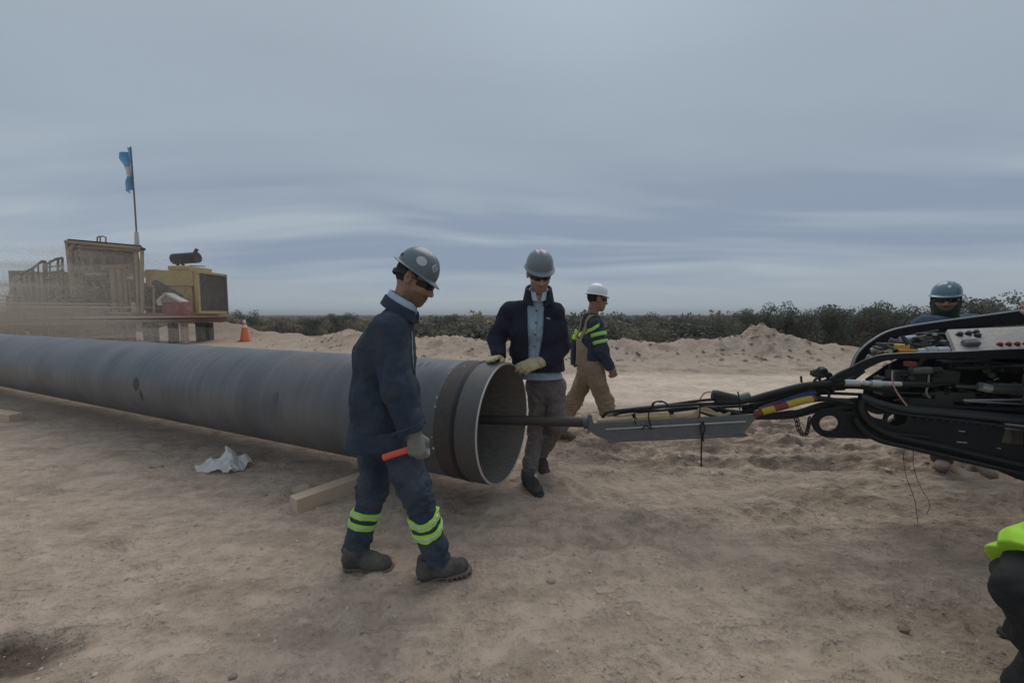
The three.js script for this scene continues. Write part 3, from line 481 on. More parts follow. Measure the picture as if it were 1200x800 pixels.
// ---- helmet (head frame)
const HY = 0.052, HS = 0.88;
function helmetGeo(fr, { peak = 0.055, brim = 0.016, dome = 0.126, tilt = 0 } = {}) {
  const P = [], NA = 96, prof = 26; const idx = [];
  for (let i = 0; i < NA; i++) {
    const a = i / NA * 6.2832, sx = Math.sin(a), cz = Math.cos(a), fr2 = Math.max(0, cz), bw = brim + (peak - brim) * Math.pow(fr2, 2.2) + 0.004 * (cz < 0 ? -cz : 0);
    for (let j = 0; j <= prof; j++) {
      let r, y;
      if (j <= 17) { const t = j / 17 * Math.PI / 2; r = Math.pow(Math.sin(t), 0.86); y = dome * Math.pow(Math.max(0, Math.cos(t)), 0.92) + 0.004; const ridgeH = 0.0075 * Math.exp(-((sx * r * 0.105 / 0.011) ** 2)) + 0.004 * Math.exp(-(((Math.abs(sx) * r * 0.105 - 0.036) / 0.008) ** 2)); y += ridgeH * Math.cos(t) * (r < 0.93 ? 1 : 0.4); P.push([sx * r * 0.108, y, cz * r * 0.128 - 0.012]); }
      else { const q = j - 18, o = [[0.004, 0.001], [0.5, -0.002], [1, -0.006], [1.05, -0.0085], [1, -0.0115], [0.3, -0.008], [-0.004, -0.006], [-0.03, 0.02], [-0.05, 0.06]][q]; const e = q > 5 ? o[0] : o[0] * bw; const dip = 0.010 * Math.pow(fr2, 2) * clamp(o[0]); P.push([sx * (0.108 + e), o[1] - dip, cz * (0.128 + e) - 0.012]); }
    }
  }
  const n = prof + 1; for (let i = 0; i < NA; i++) for (let j = 0; j < prof; j++) { const a = i * n + j, b = ((i + 1) % NA) * n + j; idx.push(a, a + 1, b, b, a + 1, b + 1); }
  const g = new THREE.BufferGeometry(), ct = Math.cos(tilt), st = Math.sin(tilt); g.setAttribute('position', new THREE.Float32BufferAttribute(P.flatMap(([x, y, z]) => { const y2 = y * ct - z * st, z2 = y * st + z * ct; return [x, y2 + HY, z2]; }), 3)); g.setIndex(idx);
  const m = mergeVertices(g, 1e-6); m.computeVertexNormals(); m.translate(0, -HY, 0.012); m.scale(HS, HS, HS); m.translate(0, HY, -0.012); m.applyMatrix4(fr.m); return m;
}
// a sticker bent onto the dome: az is the angle from the front towards the figure's left, v the height on the dome 0..1
function sticker(fr, az, v, w, h, shape, tilt = 0, lift = 0.0022) {
  const seg = shape === 'oval' ? 28 : 4, pos = [], idx = [];
  const P = (a, t) => { const r = Math.pow(Math.sin(t), 0.86), y = 0.126 * Math.pow(Math.max(0, Math.cos(t)), 0.92) + 0.004, ct = Math.cos(tilt), st = Math.sin(tilt), k = 1 + lift / 0.11, X = Math.sin(a) * r * 0.108 * k, Y0 = y * k, Z = (Math.cos(a) * r * 0.128) * k - 0.012; return fr.w(X * HS, (Y0 * ct - Z * st) * HS + HY, (Y0 * st + Z * ct + 0.012) * HS - 0.012); };
  const t0 = (1 - v) * Math.PI / 2, put = (du, dv) => P(az + du / 0.115, t0 - dv / 0.118);
  pos.push(put(0, 0)); const rings = 3; for (let k = 1; k <= rings; k++) for (let i = 0; i < seg; i++) { const q = i / seg * 6.2832 + (shape === 'box' ? Math.PI / 4 : 0), s = shape === 'box' ? 1.414 : 1; pos.push(put(Math.cos(q) * w * 0.5 * s * k / rings, Math.sin(q) * h * 0.5 * s * k / rings)); }
  for (let i = 0; i < seg; i++) { idx.push(0, 1 + i, 1 + (i + 1) % seg); for (let k = 0; k < rings - 1; k++) { const a = 1 + k * seg + i, b = 1 + k * seg + (i + 1) % seg; idx.push(a, a + seg, b, b, a + seg, b + seg); } }
  const g = new THREE.BufferGeometry(); g.setAttribute('position', new THREE.Float32BufferAttribute(pos.flatMap((p) => [p.x, p.y, p.z]), 3)); g.setIndex(idx); g.computeVertexNormals(); return g;
}
function glassesField(x, y, z) {
  const r = Math.hypot(x / 0.079, (z + 0.0) / 0.1045), sh = Math.abs(r - 1) * 0.085 - 0.0024, ax = Math.abs(x);
  const lens = smax(smax(sh, Math.abs(y - 0.006 + 0.10 * (ax - 0.03)) - (0.0195 - 0.10 * Math.max(0, ax - 0.045)), 0.006), 0.034 - z, 0.003);
  const notch = Math.hypot(x, (y + 0.012)) - 0.010;
  const arm = smax(smax(sh - 0.0008, Math.abs(y - 0.013) - 0.0036, 0.003), Math.max(z - 0.06, -0.012 - z), 0.002);
  return Math.min(smax(lens, -notch, 0.004), arm);
}
// ---- boot (local: on the ground under the ankle, z to the toe)
function bootUpper(shaft = 0.2) { const b = [bone(V(0, 0.075, -0.030), V(0, shaft, -0.018), 0.047, 0.056), bone(V(0, 0.060, -0.035), V(0, 0.066, 0.070), 0.043, 0.041), bone(V(0, 0.050, 0.070), V(0.004, 0.043, 0.150), 0.043, 0.041)]; const f = union(b, 0.04), w = folds(4, 26, 40, 26, 0.0016); return (x, y, z) => Math.max(f(x, y, z) + w(x, y, z) * (1 - sstep(0.1, 0.14, z)), 0.016 - y, y - shaft - 0.02); }
function bootSole(x, y, z) {
  const w = z < 0.02 ? lerp(0.037, 0.031, sstep(-0.05, 0.02, z)) : lerp(0.031, 0.046, sstep(0.02, 0.11, z)), t = clamp((z + 0.045) / 0.205) * 0.205 - 0.045, d2 = Math.hypot(x - 0.004 * sstep(0.05, 0.16, z), z - t) - w;
  let d = smax(d2, Math.abs(y - 0.013) - 0.013, 0.004);
  if (y < 0.012) { const tr = Math.sin(z * 6.283 / 0.026); d = Math.max(d, (tr - 0.1) * 0.006 - Math.abs(x) * 0.02); if (z > 0.005 && z < 0.045) d = Math.max(d, 0.009 - y); }
  return d;
}
function boot(parent, fr, upperMat, soleMat, colour, shaft = 0.2) {
  const u = add(parent, 'boot', meshField(inFrame(fr, bootUpper(shaft)), boxIn(fr, [-0.08, -0.01, -0.1], [0.08, shaft + 0.05, 0.21]), 0.0055, colour), upperMat);
  add(u, 'sole', meshField(inFrame(fr, bootSole), boxIn(fr, [-0.07, -0.015, -0.1], [0.07, 0.045, 0.22]), 0.005), soleMat); return u;
}
// skin body: low detail under the clothes, fine head and hands, in one mesh
function bodyMesh(parent, J, headFr, tone, colour, hands) {
  const s = J.s ?? 1, b = [bone(J.pelvis, J.chest, 0.085 * s, 0.088 * s), bone(J.shL, J.shR, 0.048 * s), bone(J.hipL, J.hipR, 0.050 * s), bone(J.chest, J.neck, 0.075 * s, 0.056 * s), bone(J.neck, headFr.w(0, -0.03, -0.025), 0.057 * s, 0.054 * s)];
  for (const q of ['L', 'R']) b.push(bone(J['sh' + q], J['el' + q], 0.042 * s, 0.034 * s), bone(J['el' + q], J['wr' + q], 0.034 * s, 0.025 * s), bone(J['hip' + q], J['kn' + q], 0.050 * s, 0.046 * s), bone(J['kn' + q], J['an' + q], 0.046 * s, 0.034 * s));
  const skin = (x, y, z) => tone.map((v) => v * (1 + 0.12 * noise(x * 40, y * 40, z * 40)));
  const gs = [meshField(union(b, 0.035), boundsOf(b, 0.03), 0.013, skin)];
  const nk = [bone(mid(J.chest, J.neck, 0.4), J.neck, 0.066 * s, 0.056 * s), bone(J.neck, headFr.w(0, -0.03, -0.025), 0.056 * s, 0.053 * s)], nf = union(nk, 0.03), hf = inFrame(headFr, headField), hc = colIn(headFr, colour);
  gs.push(meshField((x, y, z) => smin(hf(x, y, z), nf(x, y, z), 0.02), boxIn(headFr, [-0.12, -0.16, -0.15], [0.12, 0.16, 0.15]), 0.0038, hc));
  for (const h of hands ?? []) gs.push(handGeo(h.fr, h.side, h.curl, h.thumb, 0, skin));
  for (const g of gs) g.deleteAttribute('uv');
  return add(parent, 'body', mergeGeometries(gs), vcm(0.55));
}
function hairGeo(fr, line, colour) { // cropped hair: a thin shell over the back and sides of the skull
  const f = inFrame(fr, (x, y, z) => { const d = ellD(x, y, z, 0, 0.035, -0.014, 0.079, 0.099, 0.101) + 0.0012 * noise(x * 220, y * 90, z * 220); const lim = line(x, y, z); return smax(d, lim, 0.006); });
  return meshField(f, boxIn(fr, [-0.11, -0.11, -0.15], [0.11, 0.16, 0.13]), 0.0042, (x, y, z) => colour.map((v) => v * (0.8 + 0.5 * noise(x * 200, y * 200, z * 200))));
}
// where a ray through a picture point first meets a field
function hit(f, px, py, d0, d1) { for (let d = d0; d < d1; d += 0.002) { const p = at(px, py, d); if (f(p.x, p.y, p.z) < 0) return p; } return at(px, py, d1); }
function legBand(parent, name, legF, a, b, t0, t1, mat, infl, cell = 0.006, slant = 0) {
  const ax = b.clone().sub(a), L = ax.length(); ax.normalize(); const sl = V(0.4, 0, 0.9).normalize();
  const f = (x, y, z) => { const px = x - a.x, py = y - a.y, pz = z - a.z, t = (px * ax.x + py * ax.y + pz * ax.z) + slant * (px * sl.x + pz * sl.z), r = Math.hypot(px - ax.x * t, py - ax.y * t, pz - ax.z * t); return Math.max(legF(x, y, z) - infl, t0 * L - t, t - t1 * L, r - 0.14); };
  const c0 = a.clone().addScaledVector(ax, t0 * L), c1 = a.clone().addScaledVector(ax, t1 * L); return add(parent, name, meshField(f, boundsOf([bone(c0, c1, 0.11)], 0.03), cell), mat);
}
// ------------------------------------------------------------------ people
const mid = (a, b, t = 0.5) => a.clone().lerp(b, t);
function torsoBones(J, o) {
  const lat = J.shL.clone().sub(J.shR).multiplyScalar(0.5), B = [], m = o.hem, ch = J.chest;
  const pair = (c, k, r) => B.push(bone(c.clone().addScaledVector(lat, k), c.clone().addScaledVector(lat, -k), r));
  pair(m, o.hemK ?? 0.42, o.hemR); pair(mid(m, ch, 0.5), o.waistK ?? 0.45, o.waistR); pair(ch, 0.52, o.chestR);
  B.push(bone(J.shL, J.shR, o.shR)); for (const q of ['L', 'R']) B.push(bone(mid(J.chest, J.neck, 0.80), mid(J.neck, J['sh' + q], 0.85), 0.045, o.shR * 0.80)); B.push(bone(m, ch, o.waistR, o.chestR)); B.push(bone(J.chest, J.neck, o.chestR * 0.85, 0.058 * (J.s ?? 1))); return B;
}
function sleeveField(sh, el, wr, r, cut = 1, k = 0.035) {
  const f = union([bone(sh, el, r[0], r[1]), bone(el, wr, r[1], r[2])], k), d = wr.clone().sub(el).normalize(), e = mid(el, wr, cut);
  return (x, y, z) => smax(f(x, y, z), (x - e.x) * d.x + (y - e.y) * d.y + (z - e.z) * d.z, 0.006);
}
function upper(parent, name, J, o) {
  const tb = torsoBones(J, o), tf = union(tb, 0.07), sl = ['L', 'R'].filter((q) => !(o.skip ?? '').includes(q)).map((q) => sleeveField(J['sh' + q], J['el' + q], J['wr' + q], o.arm, o.cut ?? 1)), w = o.fold ?? folds(3, 7, 9, 7, 0.006);
  const hemN = o.hemN ?? V(0, 1, 0), h = o.hem;
  const f = (x, y, z) => {
    let d = tf(x, y, z); d = smax(d, -((x - h.x) * hemN.x + (y - h.y) * hemN.y + (z - h.z) * hemN.z), 0.012);
    for (const s of sl) d = smin(d, s(x, y, z), 0.028);
    if (Math.abs(d) < 0.03) d += w(x, y, z) * sstep(0.0, 0.07, Math.abs((x - h.x) * hemN.x + (y - h.y) * hemN.y + (z - h.z) * hemN.z));
    return o.carve ? o.carve(d, x, y, z) : d;
  };
  const all = [...tb]; for (const q of ['L', 'R']) all.push(bone(J['sh' + q], J['el' + q], o.arm[0], o.arm[1]), bone(J['el' + q], J['wr' + q], o.arm[1], o.arm[2]));
  const m = add(parent, name, meshField(f, boundsOf(all, 0.03), o.cell ?? 0.0075, o.colour), o.mat); m.userData.field = f; m.userData.sleeves = sl; return m;
}
function lower(parent, name, J, o) {
  const leg = (q) => { const f = union([bone(J['hip' + q], J['kn' + q], o.leg[0], o.leg[1]), bone(J['kn' + q], J['an' + q], o.leg[1] * 0.97, o.leg[2])], 0.05), a = J['an' + q], d = a.clone().sub(J['kn' + q]).normalize(), e = a.clone().addScaledVector(d, o.over ?? 0.0), sag = folds(11, 9, 26, 9, o.sag ?? 0.006); return (x, y, z) => { const t = (x - e.x) * d.x + (y - e.y) * d.y + (z - e.z) * d.z; let v = f(x, y, z); if (Math.abs(v) < 0.03) v += sag(x, y, z) * (Math.exp(-((t + 0.05) ** 2) / 0.006) + 0.9 * Math.exp(-((t + 0.36) ** 2) / 0.010)); return smax(v, t, 0.008); }; };
  const L = leg('L'), R = leg('R'), hb = [bone(J.hipL, J.hipR, o.hipR), bone(mid(J.hipL, J.hipR), J.pelvis, o.hipR * 1.02)], hf = union(hb, 0.05), w = o.fold ?? folds(6, 8, 6, 8, 0.0055), top = o.top ?? 9;
  const f = (x, y, z) => { let d = smin(L(x, y, z), R(x, y, z), 0.012); d = smin(d, hf(x, y, z), 0.05); if (Math.abs(d) < 0.03) d += w(x, y, z); return smax(d, y - top, 0.01); };
  const all = [...hb]; for (const q of ['L', 'R']) all.push(bone(J['hip' + q], J['kn' + q], o.leg[0], o.leg[1]), bone(J['kn' + q], J['an' + q], o.leg[1], o.leg[2]));
  const m = add(parent, name, meshField(f, boundsOf(all, 0.04), o.cell ?? 0.0075, o.colour), o.mat); m.userData.field = f; m.userData.L = L; m.userData.R = R; return m;
}
function collar(parent, name, base, dir, fwd, r, h, thick, openA, mat, colour, flare = 0.1, cell = 0.005, slope = 0) {
  const fr = frame(base, fwd, dir), f = inFrame(fr, (x, y, z) => {
    const rr = r * (1 + flare * (h - y) / h), q = Math.hypot(x, z * 0.94), a = Math.abs(Math.atan2(x, z));
    let d = Math.abs(q - rr) - thick; d = smax(d, Math.abs(y - h / 2 - slope * z) - h / 2, 0.006); return smax(d, (openA - a + 0.6 * openA * (y / h - 0.5)) * q, 0.006);
  });
  return add(parent, name, meshField(f, boxIn(fr, [-r * 1.5, -0.04, -r * 1.5], [r * 1.5, h + 0.05, r * 1.5]), cell, colour), mat);
}
const dustC = [0.30, 0.255, 0.21];
const M = {
  lens: std(0.012, 0.012, 0.014, 0.12), black: std(0.018, 0.018, 0.02, 0.7), lime: std(0.42, 0.80, 0.06, 0.7), silver: std(0.55, 0.57, 0.58, 0.35, { metalness: 0.3 }), white: std(0.78, 0.78, 0.76, 0.55),
  greyHat: new THREE.MeshPhysicalMaterial({ color: C(0.125, 0.155, 0.170), roughness: 0.36, clearcoat: 0.25, clearcoatRoughness: 0.3 }), blueHat: new THREE.MeshPhysicalMaterial({ color: C(0.13, 0.20, 0.255), roughness: 0.33, clearcoat: 0.4, clearcoatRoughness: 0.25 }), greyHatPale: new THREE.MeshPhysicalMaterial({ color: C(0.175, 0.205, 0.225), roughness: 0.4, clearcoat: 0.25, clearcoatRoughness: 0.3 }), whiteHat: new THREE.MeshPhysicalMaterial({ color: C(0.80, 0.82, 0.83), roughness: 0.35, clearcoat: 0.3 }),
  sole: std(0.17, 0.135, 0.10, 0.9), soleDark: std(0.05, 0.045, 0.04, 0.9), orange: std(0.75, 0.12, 0.06, 0.5),
};
const footFrame = (px, py, fwd, up = Y, lift = 0) => { const g = onGround(px, py); g.y = G(g.x, g.z) + lift - 0.004; return frame(g, fwd, up); };

// ---- worker striding to the right in navy denim
{
  const P = at, J = {
    pelvis: P(446, 476, 1.99), chest: P(452, 416, 2.0), neck: P(470, 364, 2.0), shR: P(455, 389, 1.84), shL: P(460, 387, 2.16), elR: P(466, 456, 1.775), wrR: P(484, 507, 1.765), elL: P(474, 455, 2.2), wrL: P(488, 500, 2.16),
    hipR: P(450, 486, 1.91), knR: P(488, 574, 1.90), anR: P(511, 650, 1.94), hipL: P(444, 488, 2.07), knL: P(437, 575, 2.08), anL: P(416, 643, 2.05), s: 1 };
  const base = onGround(470, 674), t = thing('person', 'worker in navy denim workwear and grey hard hat, striding right in front of the pipe', 'person', base);
  const hf = frame(P(486, 329, 2.0), V(0.90, -0.43, 0.06), V(0.42, 0.90, 0));
  const hand = frame(J.wrR.clone().add(V(0.004, -0.004, 0)), V(-0.10, 0.0, -1), V(0.16, -0.98, 0)); // y: fingers (down), z: palm
  bodyMesh(t, J, hf, skinTones.brown, headColour(skinTones.brown, [0.045, 0.038, 0.035], [0.02, 0.016, 0.014]), []);
  const hair = add(t, 'hair', hairGeo(hf, (x, y, z) => Math.max((-0.045 - y) * 1, z - 0.030 - 0.1 * y, 0.030 - Math.hypot(y + 0.004, z + 0.004) + (Math.abs(x) < 0.05 ? -1 : 0)), [0.030, 0.026, 0.024]), vcm(0.9));
  const navy = [0.026, 0.041, 0.067];
  const hemC = P(444, 518, 1.99);
  const jk = upper(t, 'jacket', J, { hem: hemC, hemN: V(-0.06, 1, 0).normalize(), hemR: 0.152, hemK: 0.30, waistR: 0.150, waistK: 0.36, chestR: 0.142, shR: 0.078, arm: [0.086, 0.078, 0.062], colour: clothColour(navy, dustC, 3, 0.05), mat: cloth(), fold: folds(3, 8, 6.5, 8, 0.0075), cell: 0.0068 });
  collar(t, 'collar', P(467, 367, 2.0), V(0.30, 0.93, 0), V(0.95, -0.32, 0), 0.082, 0.058, 0.008, 0.30, cloth(), clothColour(navy.map((v) => v * 1.15), dustC, 9, 0.04), 0.16, 0.005, -0.22);
  collar(t, 'shirt_collar', P(468, 363, 2.0), V(0.32, 0.92, 0), V(0.95, -0.32, 0), 0.068, 0.072, 0.006, 0.10, cloth(), clothColour([0.46, 0.56, 0.68], dustC, 5, 0.03), 0.14, 0.005, -0.22);
  // seams: shoulder seam, cuff hem and front placket of the jacket
  const seam = std(0.075, 0.098, 0.135, 0.9);
  { const f = jk.userData.field, a = J.shR, d = J.elR.clone().sub(a).normalize(), o = a.clone().addScaledVector(d, 0.055);
    const g = (tilt, off, w) => (x, y, z) => Math.max(Math.abs(f(x, y, z)) - 0.0016, Math.abs((x - o.x) * d.x + (y - o.y) * d.y + (z - o.z) * d.z + tilt * (x - o.x) - off) - w, Math.hypot(x - o.x, y - o.y, z - o.z) - 0.125, z < o.z - 0.02 ? 1 : -1);
    add(jk, 'seam', meshField(g(0.1, 0, 0.0022), boundsOf([bone(o, o, 0.12)], 0.02), 0.0035), seam); }
  { const f = jk.userData.field, hh = hemC; const g = (x, y, z) => Math.max(Math.abs(f(x, y, z)) - 0.0016, Math.abs((x - hh.x) * -0.06 + (y - hh.y) - 0.022) - 0.0020); add(jk, 'hem_seam', meshField(g, boundsOf([bone(hh.clone().add(V(-0.05, 0.02, -0.06)), hh.clone().add(V(0.06, 0.02, 0.06)), 0.15)], 0.01), 0.0042), seam); }
  // patch pocket flap, back yoke and the open front edge
  { const f = jk.userData.field, o = P(452, 494, 1.84), slab = (cx, cy, w, h, t) => (x, y, z) => Math.max(Math.abs(f(x, y, z)) - t, Math.abs(x - cx) - w, Math.abs(y - cy) - h, z < 1e9 && z < -1.99 ? 1 : -1);
    add(jk, 'pocket', meshField(slab(o.x - 0.055, o.y + 0.015, 0.062, 0.075, 0.0038), [[o.x - 0.14, o.y - 0.09, -1.99], [o.x + 0.03, o.y + 0.11, -1.72]], 0.005, clothColour(navy.map((v) => v * 1.12), dustC, 4, 0.05)), cloth());
    const yk = (x, y, z) => Math.max(Math.abs(f(x, y, z)) - 0.0018, Math.abs(y - P(430, 404, 2).y - 0.12 * (x - o.x)) - 0.0024, x - P(448, 404, 1.9).x); add(jk, 'seam', meshField(yk, boundsOf([bone(P(428, 404, 1.9), P(428, 404, 2.1), 0.12)], 0.02), 0.0038), seam);
    const cf = (x, y, z) => { const e = J.wrR.clone().addScaledVector(J.wrR.clone().sub(J.elR).normalize(), -0.035), d = J.wrR.clone().sub(J.elR).normalize(); return Math.max(Math.abs(f(x, y, z)) - 0.0024, Math.abs((x - e.x) * d.x + (y - e.y) * d.y + (z - e.z) * d.z) - 0.0028, Math.hypot(x - e.x, y - e.y, z - e.z) - 0.1); }; add(jk, 'cuff_seam', meshField(cf, boundsOf([bone(J.wrR, J.wrR, 0.11)], 0.02), 0.004), seam); }
  { const pts = []; for (let i = 0; i < 9; i++) pts.push(hit(jk.userData.field, 482.5 + 0.25 * i, 388 + 5.5 * i, 1.60, 2.1).add(V(0, 0, 0.002))); add(jk, 'drawstring', tube(pts, 0.0032, 30, 6), std(0.40, 0.42, 0.44, 0.8)); }
  const tr = lower(t, 'trousers', J, { leg: [0.100, 0.083, 0.078], hipR: 0.118, over: 0.050, top: hemC.y + 0.10, colour: clothColour([0.032, 0.050, 0.079], dustC, 7, 0.12), mat: cloth(), fold: folds(16, 9, 8, 9, 0.008), sag: 0.010, cell: 0.0068 });
  for (const [q, sl] of [['R', -0.25], ['L', 0.16]]) { const f = tr.userData[q], a = J['kn' + q], b = J['an' + q];
    for (const [t0, t1] of [[0.33, 0.44], [0.51, 0.62]]) legBand(tr, 'reflective_band', tr.userData.field, a, b, t0, t1, M.lime, 0.005, 0.0055, sl); legBand(tr, 'silver_stripe', tr.userData.field, a, b, 0.545, 0.58, M.silver, 0.0075, 0.0045, sl); legBand(tr, 'silver_stripe', tr.userData.field, a, b, 0.365, 0.40, M.silver, 0.0075, 0.0045, sl); }
  const bc = clothColour([0.060, 0.056, 0.052], dustC, 2, 0.30), bm = vcm(0.8);
  boot(t, footFrame(509, 680, V(0.975, 0.16, -0.12), V(-0.16, 0.98, 0)), bm, M.sole, bc, 0.12);
  boot(t, footFrame(419, 668, V(0.995, 0.0, 0.06)), bm, M.sole, bc, 0.12);
  const hat = add(t, 'hard_hat', helmetGeo(hf, { peak: 0.040, brim: 0.017, tilt: 0.16 }), M.greyHat);
  add(hat, 'oval_sticker', sticker(hf, -1.36, 0.30, 0.062, 0.052, 'oval', 0.16), std(0.50, 0.53, 0.50, 0.6));
  { const s = add(hat, 'diamond_sticker', sticker(hf, -0.56, 0.33, 0.052, 0.052, 'diamond', 0.16), std(0.55, 0.58, 0.60, 0.5)); add(s, 'emblem', sticker(hf, -0.56, 0.33, 0.030, 0.034, 'diamond', 0.16, 0.0030), std(0.08, 0.10, 0.13, 0.6)); add(s, 'emblem', sticker(hf, -0.56, 0.33, 0.014, 0.018, 'diamond', 0.16, 0.0036), std(0.5, 0.53, 0.55, 0.6)); }
  add(hat, 'small_label', sticker(hf, -2.55, 0.12, 0.034, 0.018, 'box', 0.16), std(0.035, 0.04, 0.045, 0.6));
  // black headband with its ratchet under the back of the hat
  add(t, 'hat_harness', meshField(inFrame(hf, (x, y, z) => { const r = Math.hypot(x / 0.084, (z + 0.014) / 0.106); let d = Math.abs(r - 1) * 0.09 - 0.004; d = smax(d, Math.abs(y - 0.030 - 0.25 * (z + 0.014)) - 0.013, 0.003); d = smax(d, z + 0.03, 0.002); return Math.min(d, smax(Math.hypot(x / 1.6, y + 0.002, z + 0.112) - 0.015, Math.abs(z + 0.112) - 0.008, 0.004)); }), boxIn(hf, [-0.11, -0.04, -0.15], [0.11, 0.08, 0.0]), 0.004), M.black);
  add(t, 'sunglasses', meshField(inFrame(hf, glassesField), boxIn(hf, [-0.1, -0.03, -0.03], [0.1, 0.05, 0.13]), 0.0026), M.lens);
  add(t, 'glove', handGeo(hand, 1, [0.75, 0.85, 0.9, 0.95], 0.8, 0.003, clothColour([0.20, 0.20, 0.19], dustC, 4, 0.2)), vcm(0.9));
  { const a = J.wrR, d = J.wrR.clone().sub(J.elR).normalize(); add(t, 'glove_cuff', rod(a.clone().addScaledVector(d, -0.03), a.clone().addScaledVector(d, 0.02), 0.036, 0.036, 20), std(0.17, 0.17, 0.165, 0.9)); }
  // what the hand holds
  const g0 = P(449, 536, 1.755), g1 = P(490, 523, 1.785), ax = g1.clone().sub(g0).normalize();
  const tool = thing('marker_stick', 'short red-orange stick held in the grey glove of the striding worker', 'tool', g0.clone());
  add(tool, 'shaft', rod(g0, g1, 0.0155, 0.0150, 18), M.orange); add(tool, 'end_face', rod(g0.clone().addScaledVector(ax, -0.003), g0.clone().addScaledVector(ax, 0.001), 0.0125, 0.0145, 18), std(0.45, 0.16, 0.12, 0.7));
}
// ---- man in the dark fleece leaning on the pipe
{
  const P = at, J = {
    pelvis: P(640, 446, 3.24), chest: P(628, 386, 3.10), neck: P(631, 348, 3.04), shR: P(597, 365, 3.10), shL: P(651, 365, 3.07), elR: P(582, 396, 3.13), wrR: P(585, 420, 2.99), elL: P(657, 406, 3.12), wrL: P(634, 424, 3.00),
    hipR: P(632, 453, 3.27), hipL: P(648, 453, 3.24), knR: P(628.5, 508, 3.32), anR: P(619, 556, 3.13), knL: P(653, 498, 3.24), anL: P(632, 535, 3.45), s: 1.06 };
  const base = onGround(625, 572), t = thing('person', 'man in dark navy fleece and light blue shirt leaning on the pipe mouth', 'person', base);
  const hf = frame(P(632, 321.3, 2.99), V(0.12, -0.44, 0.90), V(0.04, 0.9, 0.42), 1.11);
  const lh = frame(J.wrL.clone(), V(-0.25, -0.55, -0.80), V(-0.90, -0.36, 0.10)); // left hand over the rim
  const rh = frame(J.wrR.clone(), V(0.1, -0.95, 0.2), V(-0.25, -0.15, 0.95));
  bodyMesh(t, J, hf, skinTones.ruddy, headColour(skinTones.ruddy, [0.16, 0.14, 0.13], [0.05, 0.04, 0.035]), []);
  add(t, 'hair', hairGeo(hf, (x, y, z) => Math.max(-0.055 - y, z - 0.015, 0.030 - Math.hypot(y + 0.004, z + 0.004) + (Math.abs(x) < 0.05 ? -1 : 0)), [0.05, 0.045, 0.042]), vcm(0.9));
  const hem = P(631, 434, 3.19), fleece = [0.0135, 0.0155, 0.031], tf = frame(J.chest.clone(), V(-0.05, 0.05, 1), Y);
  // the shirt under the open fleece
  const shirt = upper(t, 'shirt', J, { hem: P(633, 443, 3.19), hemR: 0.112, waistR: 0.120, chestR: 0.112, shR: 0.036, arm: [0.050, 0.045, 0.035], colour: (x, y, z) => clothColour([0.30, 0.40, 0.49], dustC, 13, 0.02)(x, y, z), mat: cloth(0.85), fold: folds(23, 9, 6, 9, 0.007), cell: 0.0075 });
  const neckY = J.neck.y;
  const jk = upper(t, 'fleece_jacket', J, { hem, hemR: 0.145, waistR: 0.140, waistK: 0.52, chestR: 0.132, shR: 0.062, arm: [0.078, 0.076, 0.064], colour: clothColour(fleece, dustC, 17, 0.02), mat: cloth(0.95), fold: folds(33, 7, 6, 7, 0.007), cell: 0.0075,
    carve: (d, x, y, z) => { const dx = x - tf.o.x, dy = y - tf.o.y, dz = z - tf.o.z, lx = dx * tf.x.x + dy * tf.x.y + dz * tf.x.z, lz = dx * tf.z.x + dy * tf.z.y + dz * tf.z.z; const w = 0.050 + 0.012 * Math.sin(dy * 9 + 1) + 0.05 * Math.max(0, dy - 0.10), c = -0.005 + 0.10 * Math.min(0, dy + 0.08); return smax(d, -Math.max(Math.abs(lx - c) - w, 0.055 - lz), 0.010); } });
  collar(t, 'fleece_collar', P(631, 352, 3.06), V(0.0, 1, 0.15), V(-0.03, -0.1, 1), 0.094, 0.105, 0.010, 0.62, cloth(), clothColour(fleece, dustC, 19, 0.02), 0.22, 0.0055, -0.3);
  collar(t, 'shirt_collar', P(631, 347, 3.04), V(0.0, 1, 0.25), V(0, -0.1, 1), 0.070, 0.060, 0.006, 0.28, cloth(0.85), clothColour([0.44, 0.53, 0.61], dustC, 21, 0.02), 0.2, 0.005, -0.35);
  add(jk, 'logo', boxAt(hit(jk.userData.field, 642.5, 373, 2.7, 3.2), 0.028, 0.010, 0.006, 0.1, 0.001, -0.3), std(0.45, 0.46, 0.48, 0.7));
  for (let i = 0; i < 5; i++) { const p = hit(shirt.userData.field, 629 - 0.9 * i, 364 + 14 * i, 2.7, 3.3), g = new THREE.SphereGeometry(0.0075, 12, 8); g.translate(p.x, p.y, p.z); add(shirt, 'button', g, std(0.03, 0.04, 0.055, 0.5)); }
  { const pts = []; for (let i = 0; i < 12; i++) pts.push(hit(shirt.userData.field, 631.5 - 0.45 * i, 356 + 6.6 * i, 2.7, 3.3)); add(shirt, 'placket', tube(pts, 0.0035, 40, 6), std(0.22, 0.30, 0.37, 0.9)); }
  const tr = lower(t, 'trousers', J, { leg: [0.096, 0.080, 0.070], hipR: 0.112, over: 0.03, top: hem.y + 0.10, colour: clothColour([0.175, 0.150, 0.142], dustC, 27, 0.06), mat: cloth(), fold: folds(46, 9, 8, 9, 0.008), sag: 0.010 });
  const bc = clothColour([0.040, 0.036, 0.034], dustC, 12, 0.28), bm = vcm(0.85);
  const b1 = boot(t, footFrame(620, 570, V(0.40, -0.02, 0.90)), bm, M.soleDark, bc, 0.12);
  boot(t, (() => { const g = J.anL.clone(); g.y = 0.05; return frame(g, V(0.25, -0.45, 0.85), V(0.1, 0.9, 0.45)); })(), bm, M.soleDark, bc, 0.15);
  { const c = P(627, 557.5, 3.04); add(b1, 'white_tag', boxAt(c, 0.034, 0.026, 0.010, 0.35, 0.002, 0.15), M.white); }
